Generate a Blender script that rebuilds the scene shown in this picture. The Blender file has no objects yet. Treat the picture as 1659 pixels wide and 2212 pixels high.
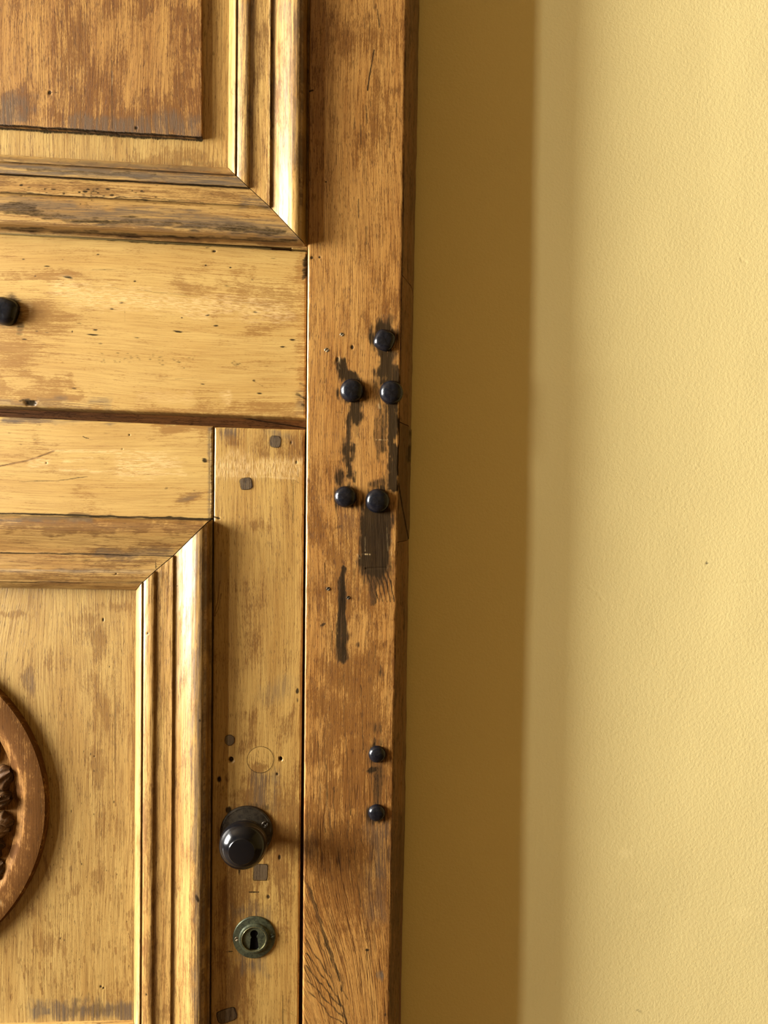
import bpy, bmesh, math, random
import numpy as np
from mathutils import Matrix, Vector

# ------------------------------------------------------------------ camera, light, exposure
SC = bpy.context.scene
COL = SC.collection
W_PX, H_PX, FOC, DIST, EYE = 1659.0, 2212.0, 1661.0, 0.9, 1.4
YAW, PITCH, ROLL, TILT = [math.radians(a) for a in (4.366, -0.611, 0.4925, 1.0)]
_fw = np.array([math.sin(YAW) * math.cos(PITCH), math.cos(YAW) * math.cos(PITCH), math.sin(PITCH)])
_rt = np.array([math.cos(YAW), -math.sin(YAW), 0.0])
_up = np.cross(_rt, _fw)
RGT = _rt * math.cos(ROLL) + _up * math.sin(ROLL)
UPV = -_rt * math.sin(ROLL) + _up * math.cos(ROLL)
FWD = _fw
EYEP = np.array([0.0, -DIST, EYE])

cam_data = bpy.data.cameras.new('camera')
cam = bpy.data.objects.new('camera', cam_data)
COL.objects.link(cam)
cam.matrix_world = Matrix(((RGT[0], UPV[0], -FWD[0], EYEP[0]), (RGT[1], UPV[1], -FWD[1], EYEP[1]),
                           (RGT[2], UPV[2], -FWD[2], EYEP[2]), (0, 0, 0, 1)))
cam_data.sensor_fit = 'VERTICAL'
cam_data.sensor_height = 36.0
cam_data.lens = FOC / H_PX * 36.0
cam_data.clip_start = 0.02
SC.camera = cam

WIN = dict(x=-3.0, y0=-1.64, y1=-0.16, z0=1.0, z1=2.6)      # window in the left wall
world = bpy.data.worlds.new('world')
SC.world = world
world.use_nodes = True
world.node_tree.nodes['Background'].inputs[0].default_value = (0.75, 0.86, 1.0, 1)
world.node_tree.nodes['Background'].inputs[1].default_value = 0.5
ld = bpy.data.lights.new('window_daylight', 'AREA')
ld.shape = 'RECTANGLE'
ld.size = WIN['y1'] - WIN['y0'] - 0.02
ld.size_y = WIN['z1'] - WIN['z0'] - 0.02
ld.energy = 905.0
ld.color = (1.0, 0.97, 0.90)
lo = bpy.data.objects.new('window_daylight', ld)
COL.objects.link(lo)
lo.location = (WIN['x'] - 0.06, (WIN['y0'] + WIN['y1']) / 2, (WIN['z0'] + WIN['z1']) / 2)
lo.rotation_euler = (math.radians(90), 0, math.radians(-90))
SC.view_settings.view_transform = 'Standard'
SC.view_settings.look = 'None'
SC.view_settings.exposure = 0.0
SC.view_settings.gamma = 1.0
SC.view_settings.use_curve_mapping = False

# ------------------------------------------------------------------ geometry of the place
def back(px, py, h=0.0):
    """photo measurement -> point standing h metres in front of the door plane (y = 0)"""
    d = FWD + RGT * ((px - W_PX / 2) / FOC) - UPV * ((py - H_PX / 2) / FOC)
    return EYEP + d * ((DIST - h) / d[1])

def proj(P):
    d = P - EYEP
    z = d @ FWD
    return W_PX / 2 + FOC * (d @ RGT) / z, H_PX / 2 - FOC * (d @ UPV) / z

def xz(px, py, h=0.0):
    p = back(px, py, h)
    return np.array([p[0], p[2]])

# ------------------------------------------------------------------ noise
def _hash(i, j, s):
    n = (i.astype(np.int64) * 374761393 + j.astype(np.int64) * 668265263 + s * 982451653) & 0xFFFFFFFF
    n = ((n ^ (n >> 13)) * 1274126177) & 0xFFFFFFFF
    n = n ^ (n >> 16)
    return (n & 0xFFFF) / 65535.0

def vnoise(x, y, s=0):
    xi, yi = np.floor(x), np.floor(y)
    fx, fy = x - xi, y - yi
    fx, fy = fx * fx * (3 - 2 * fx), fy * fy * (3 - 2 * fy)
    a, b = _hash(xi, yi, s), _hash(xi + 1, yi, s)
    c, d = _hash(xi, yi + 1, s), _hash(xi + 1, yi + 1, s)
    return (a * (1 - fx) + b * fx) * (1 - fy) + (c * (1 - fx) + d * fx) * fy

def fbm(x, y, s=0, o=4):
    t, a, n = 0.0, 0.5, 0.0
    for k in range(o):
        t = t + a * vnoise(x * 2 ** k, y * 2 ** k, s + 17 * k)
        n += a
        a *= 0.55
    return t / n

def sst(a, b, x):
    t = np.clip((x - a) / (b - a), 0, 1)
    return t * t * (3 - 2 * t)

# ------------------------------------------------------------------ wear, plus some painted shade and lit edges, in stain attributes
class Paint:
    """channels: brown, black, pale, grey, ring, and 'dent' (real relief, metres)"""
    def __init__(s, px, py, grain, seed):
        s.x, s.y, s.g, s.seed = px, py, grain, seed
        s.c = {k: np.zeros_like(px) for k in ('brown', 'black', 'pale', 'grey', 'ring', 'dent')}
        s.wx = (fbm(px / 34, py / 34, seed + 1, 4) - .5) * 1.6
        s.wy = (fbm(px / 34, py / 34, seed + 2, 4) - .5) * 1.6
        if grain == 'V':
            s.n = fbm(px / 2.6, py / 26, seed + 3, 2) * .6 + fbm(px / 9, py / 70, seed + 4, 2) * .4
        else:
            s.n = fbm(px / 26, py / 2.6, seed + 3, 2) * .6 + fbm(px / 70, py / 9, seed + 4, 2) * .4
    def _put(s, ch, m, st, amp):
        if amp:
            m = np.clip(m + (s.n - .5) * amp * 3.2 * (4 * m * (1 - m)) ** .8, 0, 1)
        s.c[ch] = np.maximum(s.c[ch], m * st)
    def el(s, ch, cx, cy, rx, ry, st=1., soft=.6, ang=0., warp=14., amp=.5):
        x, y = s.x - cx + s.wx * warp, s.y - cy + s.wy * warp
        if ang:
            ca, sa = math.cos(math.radians(ang)), math.sin(math.radians(ang))
            x, y = x * ca + y * sa, -x * sa + y * ca
        r = np.sqrt((x / rx) ** 2 + (y / ry) ** 2)
        s._put(ch, 1 - sst(1 - soft, 1 + soft, r), st, amp)
    def ln(s, ch, pts, w, st=1., soft=.7, warp=0., amp=0., w2=None):
        x, y = s.x + s.wx * warp, s.y + s.wy * warp
        best = np.zeros_like(x)
        n = len(pts) - 1
        for k in range(n):
            (x0, y0), (x1, y1) = pts[k], pts[k + 1]
            dx, dy = x1 - x0, y1 - y0
            t = np.clip(((x - x0) * dx + (y - y0) * dy) / (dx * dx + dy * dy + 1e-9), 0, 1)
            d = np.hypot(x - x0 - t * dx, y - y0 - t * dy)
            ww = w if w2 is None else w + (w2 - w) * (k + t) / n
            best = np.maximum(best, 1 - sst(1 - soft, 1 + soft, d / ww))
        s._put(ch, best, st, amp)
    def rc(s, ch, x0, y0, x1, y1, st=1., soft=8., warp=10., amp=.5):
        warp, soft = warp * (1.9 if warp > 4 else 1), soft * (1.5 if warp > 4 else 1)
        x, y = s.x + s.wx * warp, s.y + s.wy * warp
        d = np.minimum(np.minimum(x - x0, x1 - x), np.minimum(y - y0, y1 - y))
        s._put(ch, sst(-soft, soft, d), st, amp)
    def dot(s, x, y, r, ry=None, st=1., dent=.0005):
        s.el('black', x, y, r, ry or r, st, .45, 0, 1.5, 0)
        s.el('dent', x, y, r, ry or r, dent, .5, 0, 1.5, 0)
    def flecks(s, pts, length, w, ch='black', st=.85):
        rnd = random.Random(s.seed)
        for (x, y) in pts:
            l, ww, q = length * rnd.uniform(.3, 1.3), w * rnd.uniform(.7, 1.5), st * rnd.uniform(.5, 1.1)
            if s.g == 'H':
                s.el(ch, x, y, l, ww, q, .8, 3, 2, 0); s.el(ch, x + l * rnd.uniform(-1, 1), y, l * 2.2, ww * .5, q * .45, .8, 3, 3, 0)
            else:
                s.el(ch, x, y, ww, l, q, .8, 0, 2, 0); s.el(ch, x, y + l * rnd.uniform(-1, 1), ww * .5, l * 2.2, q * .45, .8, 0, 3, 0)

# ------------------------------------------------------------------ mesh helpers
def fast_mesh(name, V, F, smooth=None):
    """V (n,3) floats, F list of (m,k) int arrays, quads or tris"""
    me = bpy.data.meshes.new(name)
    V = np.asarray(V, np.float32)
    loops = np.concatenate([np.asarray(f, np.int32).ravel() for f in F])
    tot = np.concatenate([np.full(len(f), np.asarray(f).shape[1], np.int32) for f in F])
    start = np.concatenate([[0], np.cumsum(tot)[:-1]]).astype(np.int32)
    me.vertices.add(len(V)); me.vertices.foreach_set('co', V.ravel())
    me.loops.add(len(loops)); me.loops.foreach_set('vertex_index', loops)
    me.polygons.add(len(tot)); me.polygons.foreach_set('loop_start', start)
    me.polygons.foreach_set('loop_total', tot)
    me.update(calc_edges=True)
    me.validate()
    if smooth is not None:
        me.polygons.foreach_set('use_smooth', np.ones(len(me.polygons), bool))
        me.set_sharp_from_angle(angle=math.radians(smooth))
    return me

def attr_vec(me, name, A):
    a = me.attributes.new(name, 'FLOAT_VECTOR', 'POINT')
    a.data.foreach_set('vector', np.asarray(A, np.float32).ravel())

def link(name, me, mat, parent=None):
    o = bpy.data.objects.new(name, me)
    COL.objects.link(o)
    if mat is not None:
        me.materials.clear(); me.materials.append(mat)
    if parent is not None:
        o.parent = parent
        o.matrix_parent_inverse = Matrix.Identity(4)
    return o

def base_of(parent):
    p = np.zeros(3)
    while parent is not None:
        p = p + np.array(parent.location)
        parent = parent.parent
    return p

def thing(name, label, cat, loc=(0, 0, 0), kind=None, group=None):
    o = bpy.data.objects.new(name, None)
    COL.objects.link(o)
    o.location = loc
    o.empty_display_size = .05
    o['label'] = label
    o['category'] = cat
    if kind: o['kind'] = kind
    if group: o['group'] = group
    return o

SEED = [0]
def finish(name, V, F, parent, mat, grain='V', paint=None, smooth=35, gw=None, wear=0.0):
    """stain + grain attributes, relief of the wear, and linking. V is in world space."""
    SEED[0] += 1
    sd = SEED[0] * 31
    V = np.array(V, float)
    px, py = proj(V)
    P = Paint(px, py, grain, sd)
    if paint: paint(P)
    ac, al = (V[:, 0], V[:, 2]) if grain == 'V' else (V[:, 2] + V[:, 0] * math.tan(TILT), V[:, 0])
    ac, al = ac.copy(), al.copy()
    if gw is not None:
        dac = gw(px, py)
        ac = ac + dac * 0.00054
    ac = ac - V[:, 1] * 0.8
    ac = ac + (fbm(ac * 9, al * 2.5, sd + 5, 3) - .5) * .012
    V[:, 1] += P.c['dent']
    me = fast_mesh(name, V - base_of(parent), F, smooth)
    attr_vec(me, 'grain', np.stack([ac, al, np.full_like(ac, (sd * .37) % 50)], 1))
    attr_vec(me, 'marks', np.stack([P.c['brown'], P.c['black'], P.c['pale']], 1))
    attr_vec(me, 'marks_two', np.stack([P.c['grey'], P.c['ring'], 0 * ac], 1))
    return link(name, me, mat, parent)

def samples(a, b, lo_, hi_, fine=.0008, coarse=.05):
    """positions from a to b, dense between lo_ and hi_"""
    pts = [a]
    segs = sorted([a, b] + [v for v in (lo_, hi_) if a < v < b])
    for s0, s1 in zip(segs[:-1], segs[1:]):
        st = fine if (s0 >= lo_ - 1e-9 and s1 <= hi_ + 1e-9) else coarse
        n = max(1, int(math.ceil((s1 - s0) / st)))
        pts += [s0 + (s1 - s0) * k / n for k in range(1, n + 1)]
    return np.array(pts)

X_LO, X_HI, Z_LO, Z_HI = -0.42, 0.14, 0.76, 2.03

def inter(l1, l2):
    (p, q), (r, s) = l1, l2
    d1, d2 = q - p, s - r
    t = np.cross(np.append(r - p, 0), np.append(d2, 0))[2] / np.cross(np.append(d1, 0), np.append(d2, 0))[2]
    return p + d1 * t

def vline(x):                      # a vertical border out of the frame
    return (np.array([x, 0.]), np.array([x, 3.]))

def pl(a, b, h=0.):                # border measured at two points
    return (xz(*a, h), xz(*b, h))

def hz(z):
    return (np.array([0., z]), np.array([1., z]))

def par(line, dz):                 # the same border moved up by dz
    return (line[0] + [0, dz], line[1] + [0, dz])

def board(name, Ln, Rn, Tn, Bn, h, parent, mat, grain='V', th=.03, rnd=.0015, paint=None, gw=None, fine=.0008, wob=.0004, rag=0.):
    """a plank or panel between four border lines, front face h metres out, worn rounded arrises"""
    bl, br, tl, tr = inter(Bn, Ln), inter(Bn, Rn), inter(Tn, Ln), inter(Tn, Rn)
    w = max(br[0] - bl[0], 1e-4); hh = tl[1] - bl[1]
    us = (samples(min(bl[0], tl[0]), max(br[0], tr[0]), X_LO, X_HI, fine) - min(bl[0], tl[0]))
    us = us / us[-1]
    zs = samples(min(bl[1], br[1]), max(tl[1], tr[1]), Z_LO, Z_HI, fine)
    vs = (zs - zs[0]) / (zs[-1] - zs[0])
    ins = np.array([.0001, .0004, .0009]) * (rnd / .0015)
    us = np.unique(np.concatenate([us, ins / w, 1 - ins / w]))
    vs = np.unique(np.concatenate([vs, ins / hh, 1 - ins / hh]))
    U, Vv = np.meshgrid(us, vs)
    Pt = (bl * ((1 - U) * (1 - Vv))[..., None] + br * (U * (1 - Vv))[..., None] + tl * ((1 - U) * Vv)[..., None] + tr * (U * Vv)[..., None])
    sd = SEED[0] * 7 + 3
    X, Z = Pt[..., 0], Pt[..., 1]
    # distance to the border, rounding
    d = np.minimum(np.minimum(U * w, (1 - U) * w), np.minimum(Vv * hh, (1 - Vv) * hh))
    r = rnd * (.6 + .8 * fbm(X * 60, Z * 60, sd, 2))
    dd = np.clip(d, 0, r)
    drop = r - np.sqrt(np.maximum(r * r - (r - dd) ** 2, 0))
    H = h - drop + (fbm(X * 14, Z * 14, sd + 1, 2) - .5) * wob
    if rag:
        edge = np.exp(-d / .0012)
        Z = Z + edge * (fbm(X * 300, Z * 300, sd + 2, 3) - .5) * rag
    ny, nx = U.shape
    V = np.stack([X, -H, Z], -1).reshape(-1, 3)
    idx = np.arange(ny * nx).reshape(ny, nx)
    q = np.stack([idx[:-1, :-1], idx[:-1, 1:], idx[1:, 1:], idx[1:, :-1]], -1).reshape(-1, 4)
    loop = np.concatenate([idx[0, :-1], idx[:-1, -1], idx[-1, :0:-1], idx[:0:-1, 0]])
    n0 = len(V)
    Vb = V[loop].copy(); Vb[:, 1] = -(h - th)
    V = np.concatenate([V, Vb])
    lb = np.arange(len(loop)) + n0
    sk = np.stack([loop, lb, np.roll(lb, -1), np.roll(loop, -1)], -1)
    return finish(name, V, [q, sk], parent, mat, grain, paint, 40, gw)

def knots(x, kx, ky):
    return np.interp(x, kx, ky)

# profile of the bolection moulding, outside edge to panel; first column is the measured position across
PROFILE = [(666, .000), (662, .0005), (660, .004), (658.5, .0075), (656, .0112), (653, .0142), (649, .0166), (644, .0180),
           (638, .0184), (631, .0178), (622, .0156), (612, .0122), (603, .0094), (594, .0073), (588, .0062), (585, .0056), (583.6, .0056),
           (583, .0082), (581.5, .0086), (572, .0080), (560, .0075), (546, .0070), (538.6, .0066), (537.5, .0080), (536, .0093), (533, .0098), (528, .0099),
           (522, .0093), (516, .0081), (512, .0068), (510.7, .0048), (509, .0048), (507.6, .0074), (506, .0073), (502, .0052), (498, .0016),
           (494, -.0050), (492.5, -.0085), (492, -.0130)]
PX = np.array([p[0] for p in PROFILE]); PH = np.array([p[1] for p in PROFILE])
def refine(x, h, step=1.6):
    X, Hh = [x[0]], [h[0]]
    for a, b, c, d in zip(x[:-1], x[1:], h[:-1], h[1:]):
        n = max(1, int(abs(b - a) / step))
        for k in range(1, n + 1):
            X.append(a + (b - a) * k / n); Hh.append(c + (d - c) * k / n)
    return np.array(X), np.array(Hh)
PXR, PHR = refine(PX, PH)
E1 = np.array([math.cos(TILT), 0, -math.sin(TILT)])      # along the rails, to the right
E3 = np.array([0, 0, 1.0])

def moulding_frame(parent, mats, corner_kx, corner_ky, ref_kx, centre, sgn, hscale, paints):
    """four mitred mouldings round one panel. The measured corner is right-bottom (sgn=+1) or right-top (sgn=-1)."""
    cx = knots(PXR, ref_kx[::1], corner_kx); cy = knots(PXR, ref_kx, corner_ky)
    C = np.array([back(a, b, c) for a, b, c in zip(cx, cy, PHR * hscale)])
    rel = C - np.array([centre[0], 0, centre[1]])
    al = rel[:, 0] / E1[0]
    be = rel[:, 2] - al * E1[2]
    hh = -C[:, 1]
    O = np.array([centre[0], 0, centre[1]])
    def pos(a, b): return O + a[:, None] * E1 + b[:, None] * E3 + np.stack([0 * hh, -hh, 0 * hh], 1)
    out = []
    for side in ('right', 'left', 'near', 'far'):
        if side in ('right', 'left'):
            k = 1 if side == 'right' else -1
            A0, A1 = pos(k * al, -abs(be)), pos(k * al, abs(be))
            grain = 'V'
        else:
            k = sgn if side == 'near' else -sgn
            A0, A1 = pos(-abs(al), -k * abs(be)), pos(abs(al), -k * abs(be))
            grain = 'H'
        L = np.linalg.norm(A1 - A0, axis=1).mean()
        mid0, mid1 = A0.mean(0), A1.mean(0)
        if grain == 'V':
            t = samples(mid0[2], mid1[2], Z_LO, Z_HI, .0011); t = (t - t[0]) / (t[-1] - t[0])
        else:
            t = samples(mid0[0], mid1[0], X_LO, X_HI, .0011); t = (t - t[0]) / (t[-1] - t[0])
        if side in ('left', 'far'): t = np.linspace(0, 1, 12)
        g = .0006 / L
        t = g + t * (1 - 2 * g)
        V = A0[None] * (1 - t)[:, None, None] + A1[None] * t[:, None, None]
        n = V.shape[1]
        wv = (fbm(t[:, None] * L * 30 + 0 * PXR[None], PXR[None] / 14 + 0 * t[:, None], 77 + len(out), 3) - .5) * .0007
        V[..., 1] += wv
        m = len(t)
        Vf = V.reshape(-1, 3)
        idx = np.arange(m * n).reshape(m, n)
        q = np.stack([idx[:-1, :-1], idx[1:, :-1], idx[1:, 1:], idx[:-1, 1:]], -1).reshape(-1, 4)
        if (grain == 'V') == (side != 'left'): pass
        # ends and back
        bk = Vf[idx[[0, -1]].ravel()].copy(); bk[:, 1] = .014
        n0 = len(Vf)
        Vf = np.concatenate([Vf, bk])
        b0 = n0 + np.arange(n); b1 = n0 + n + np.arange(n)
        e0 = np.stack([idx[0, :-1], idx[0, 1:], b0[1:], b0[:-1]], -1)
        e1 = np.stack([idx[-1, 1:], idx[-1, :-1], b1[:-1], b1[1:]], -1)
        o = finish('moulding', Vf, [q, e0, e1], parent, mats, grain, paints.get(side), 28)
        out.append(o)
    bmfix = out
    for o in bmfix: fix_normals(o.data)
    return out

def fix_normals(me):
    bm = bmesh.new(); bm.from_mesh(me)
    bmesh.ops.recalc_face_normals(bm, faces=bm.faces)
    # make sure the front looks at the room (-y)
    s = sum(f.normal.y * f.calc_area() for f in bm.faces if abs(f.normal.y) > .3)
    if s > 0:
        bmesh.ops.reverse_faces(bm, faces=bm.faces)
    bm.to_mesh(me); bm.free()

def lathe(prof, seg=64, wob=0.):
    """profile [(r, h)], axis along -y (out of the door), centred at 0,0"""
    prof = np.array(prof, float)
    th = np.linspace(0, 2 * math.pi, seg, endpoint=False)
    R, H = prof[:, 0][:, None], prof[:, 1][:, None]
    k = 1 + wob * (fbm(np.cos(th) * 2 + 7, np.sin(th) * 2 + 7, 9, 3) - .5)[None]
    X, Z = R * np.cos(th) * k, R * np.sin(th) * k
    V = np.stack([X, -H + 0 * X, Z], -1).reshape(-1, 3)
    m = len(prof)
    idx = np.arange(m * seg).reshape(m, seg)
    nx = np.roll(idx, -1, 1)
    q = np.stack([idx[:-1], nx[:-1], nx[1:], idx[1:]], -1).reshape(-1, 4)
    return V, [q]

def lathe_obj(name, prof, at, parent, mat, seg=64, wob=0., smooth=35, squash=(1, 1), rot=0.):
    V, F = lathe(prof, seg, wob)
    V = V * np.array([squash[0], 1, squash[1]])
    if rot:
        c, s = math.cos(rot), math.sin(rot)
        V = np.stack([V[:, 0] * c - V[:, 2] * s, V[:, 1], V[:, 0] * s + V[:, 2] * c], 1)
    V = V + np.array(at)
    if isinstance(mat, tuple):                          # wood: stains + grain
        return finish(name, V, F, parent, mat[0], mat[1], mat[2] if len(mat) > 2 else None, smooth)
    me = fast_mesh(name, V - base_of(parent), F, smooth)
    fix_normals(me)
    return link(name, me, mat, parent)

# ------------------------------------------------------------------ materials
class N:
    def __init__(s, name):
        s.m = bpy.data.materials.new(name); s.m.use_nodes = True
        s.t = s.m.node_tree; s.t.nodes.clear()
        s.out = s.t.nodes.new('ShaderNodeOutputMaterial')
        s.b = s.t.nodes.new('ShaderNodeBsdfPrincipled')
        s.t.links.new(s.b.outputs[0], s.out.inputs[0])
    def nd(s, typ, **kw):
        n = s.t.nodes.new(typ)
        for k, v in kw.items(): setattr(n, k, v)
        return n
    def put(s, sock, v):
        if isinstance(v, bpy.types.NodeSocket): s.t.links.new(v, sock)
        else:
            if isinstance(v, tuple) and len(v) == 3 and sock.type == 'RGBA': v = v + (1,)
            sock.default_value = v
    def math(s, op, a, b=0., c=None, clamp=False):
        n = s.nd('ShaderNodeMath', operation=op, use_clamp=clamp)
        s.put(n.inputs[0], a); s.put(n.inputs[1], b)
        if c is not None: s.put(n.inputs[2], c)
        return n.outputs[0]
    def mix(s, f, a, b, mode='MIX'):
        n = s.nd('ShaderNodeMix', data_type='RGBA', blend_type=mode)
        s.put(n.inputs[0], f); s.put(n.inputs[6], a); s.put(n.inputs[7], b)
        return n.outputs[2]
    def step(s, a, b, x):
        n = s.nd('ShaderNodeMapRange', interpolation_type='SMOOTHSTEP')
        s.put(n.inputs[0], x); s.put(n.inputs[1], a); s.put(n.inputs[2], b)
        return n.outputs[0]
    def noise(s, vec, scale=1., detail=2., rough=.5, dist=0.):
        n = s.nd('ShaderNodeTexNoise')
        s.put(n.inputs['Vector'], vec); s.put(n.inputs['Scale'], scale); s.put(n.inputs['Detail'], detail)
        s.put(n.inputs['Roughness'], rough); s.put(n.inputs['Distortion'], dist)
        return n.outputs['Fac']
    def scaled(s, vec, sc):
        n = s.nd('ShaderNodeVectorMath', operation='MULTIPLY')
        s.put(n.inputs[0], vec); n.inputs[1].default_value = sc
        return n.outputs[0]
    def attr(s, name):
        return s.nd('ShaderNodeAttribute', attribute_name=name).outputs['Vector']
    def sep(s, v):
        n = s.nd('ShaderNodeSeparateXYZ'); s.put(n.inputs[0], v)
        return n.outputs
    def bump(s, h, strength, dist):
        n = s.nd('ShaderNodeBump')
        s.put(n.inputs['Height'], h); n.inputs['Strength'].default_value = strength; n.inputs['Distance'].default_value = dist
        s.t.links.new(n.outputs[0], s.b.inputs['Normal'])

def srgb(r, g, b):
    f = lambda c: (c / 255 / 12.92) if c <= 10 else ((c / 255 + .055) / 1.055) ** 2.4
    return (f(r), f(g), f(b))

def wood(name, light, mid, dark, patch, patch_at=.56, patch_amt=.6, pore=.5, pore_at=.60, fibre=.35, rough=.42, coat=.25, bump=.42, spec=.42):
    tone = lambda c: (c[0] * .595, c[1] * .615, c[2] * .625)
    light, mid, dark, patch = tone(light), tone(mid), tone(dark), tuple(v * .85 for v in tone(patch))
    fibre, patch_amt = min(.95, fibre * 1.35), min(.95, patch_amt * 1.25)
    n = N(name)
    g = n.attr('grain'); mk = n.sep(n.attr('marks')); mk2 = n.sep(n.attr('marks_two'))
    low = n.noise(n.scaled(g, (38, 5, 1)), 1, 3, .55)
    mid_n = n.noise(n.scaled(g, (260, 9, 1)), 1, 3, .6)
    fib = n.noise(n.scaled(g, (850, 22, 1)), 1, 2, .6)
    por = n.noise(n.scaled(g, (1000, 95, 1)), 1, 2, .55)
    pat = n.noise(n.scaled(g, (60, 20, 1)), 1, 7, .68)
    rng = n.noise(n.scaled(g, (120, 2.2, 1)), 1, 2, .5)
    spk = n.noise(n.scaled(g, (1500, 240, 1)), 1, 3, .7)
    lin = n.noise(n.scaled(g, (1250, 12, 1)), 1, 2, .6)
    base = n.mix(n.step(.34, .68, n.math('ADD', n.math('MULTIPLY', low, .6), n.math('MULTIPLY', mid_n, .4))), light, mid)
    base = n.mix(n.math('MULTIPLY', n.step(.44, .66, fib), fibre), base, dark)
    base = n.mix(n.math('MULTIPLY', n.step(.50, .74, spk), fibre * .55), base, dark)
    base = n.mix(n.math('MULTIPLY', n.step(.54, .70, lin), fibre * .50), base, dark)
    # worn stain in streaky patches, more of it where the wear map asks
    pm = n.math('ADD', pat, n.math('MULTIPLY', n.math('SUBTRACT', mid_n, .5), .45))
    pm = n.math('ADD', pm, n.math('MULTIPLY', n.math('SUBTRACT', fib, .5), .55))
    pm = n.math('ADD', pm, n.math('MULTIPLY', n.math('SUBTRACT', spk, .5), .80))
    pm = n.math('ADD', pm, n.math('MULTIPLY', mk[0], .46))
    pmask = n.math('MULTIPLY', n.step(patch_at - .05, patch_at + .24, pm), patch_amt)
    col = n.mix(pmask, base, patch)
    # pores
    pth = n.math('SUBTRACT', pore_at, n.math('MULTIPLY', n.math('SUBTRACT', pat, .45), .22))
    pm2 = n.math('MULTIPLY', n.step(0, .09, n.math('SUBTRACT', por, pth)), pore)
    col = n.mix(pm2, col, tuple(c * .42 for c in dark))
    # annual rings
    rr = n.math('ABSOLUTE', n.math('SUBTRACT', rng, .5))
    rr2 = n.math('ABSOLUTE', n.math('SUBTRACT', n.noise(n.scaled(g, (75, 1.4, 1)), 1.7, 1, .5), .48))
    rl = n.math('SUBTRACT', 1.0, n.step(.0, .022, n.math('MINIMUM', rr, rr2)))
    rl = n.math('MULTIPLY', n.math('MULTIPLY', rl, mk2[1]), n.step(.36, .6, n.noise(n.scaled(g, (400, 40, 1)), 1, 3)))
    col = n.mix(n.math('MULTIPLY', rl, .8), col, tuple(c * .5 for c in dark))
    gm = n.math('MULTIPLY', mk2[0], n.step(.30, .62, n.math('ADD', n.math('MULTIPLY', mid_n, .55), n.math('MULTIPLY', fib, .45))))
    col = n.mix(gm, col, srgb(84, 71, 56))
    bth = n.math('ADD', .5, n.math('ADD', n.math('ADD', n.math('MULTIPLY', n.math('SUBTRACT', fib, .5), .75), n.math('MULTIPLY', n.math('SUBTRACT', spk, .5), .6)), n.math('MULTIPLY', n.math('SUBTRACT', mid_n, .5), .8)))
    bl = n.step(-.30, .30, n.math('SUBTRACT', mk[1], bth))
    bl = n.math('MULTIPLY', bl, n.step(.02, .2, mk[1]))
    col = n.mix(n.math('MULTIPLY', bl, .95), col, n.mix(n.step(.35, .75, fib), srgb(25, 20, 14), srgb(52, 41, 27)))
    pl_ = n.math('MULTIPLY', mk[2], n.step(.40, .60, n.noise(n.scaled(g, (900, 110, 1)), 1, 3, .6)))
    col = n.mix(n.math('MULTIPLY', pl_, .42), col, srgb(226, 194, 138))
    n.put(n.b.inputs['Base Color'], col)
    rg = n.math('ADD', rough - .10, n.math('MULTIPLY', mid_n, .2))
    rg = n.math('ADD', rg, n.math('ADD', n.math('MULTIPLY', pm2, .2), n.math('MULTIPLY', bl, .12)))
    n.put(n.b.inputs['Roughness'], rg)
    n.put(n.b.inputs['Specular IOR Level'], n.math('SUBTRACT', spec, n.math('MULTIPLY', n.math('MAXIMUM', n.math('MAXIMUM', bl, pm2), n.math('MULTIPLY', pmask, .6)), spec * .95)))
    n.put(n.b.inputs['Coat Weight'], n.math('MULTIPLY', n.math('SUBTRACT', 1.0, n.math('MULTIPLY', n.math('MAXIMUM', n.math('MAXIMUM', bl, pm2), n.math('MULTIPLY', pmask, .5)), .95)), coat))
    n.b.inputs['Coat Roughness'].default_value = .34
    hgt = n.math('SUBTRACT', n.math('ADD', n.math('MULTIPLY', fib, .5), n.math('MULTIPLY', mid_n, .5)), n.math('MULTIPLY', pm2, .4))
    hgt = n.math('SUBTRACT', hgt, n.math('MULTIPLY', rl, .8))
    hgt = n.math('ADD', hgt, n.math('MULTIPLY', pl_, .3))
    n.bump(hgt, bump, .0006)
    return n.m

def metal(name, col, col2, rough=.4, metallic=.8, scale=220., spec=.5, bumpd=.0003, coat=0.):
    n = N(name)
    tc = n.nd('ShaderNodeTexCoord').outputs['Object']
    a = n.noise(tc, scale, 4, .6); b = n.noise(tc, scale * 4.1, 3, .6)
    f = n.step(.38, .66, n.math('ADD', n.math('MULTIPLY', a, .7), n.math('MULTIPLY', b, .3)))
    n.put(n.b.inputs['Base Color'], n.mix(f, col, col2))
    n.b.inputs['Metallic'].default_value = metallic
    n.put(n.b.inputs['Roughness'], n.math('ADD', rough - .08, n.math('MULTIPLY', a, .2)))
    n.b.inputs['Specular IOR Level'].default_value = spec
    n.b.inputs['Coat Weight'].default_value = coat
    n.bump(n.math('ADD', a, n.math('MULTIPLY', b, .4)), .5, bumpd)
    return n.m

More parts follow.
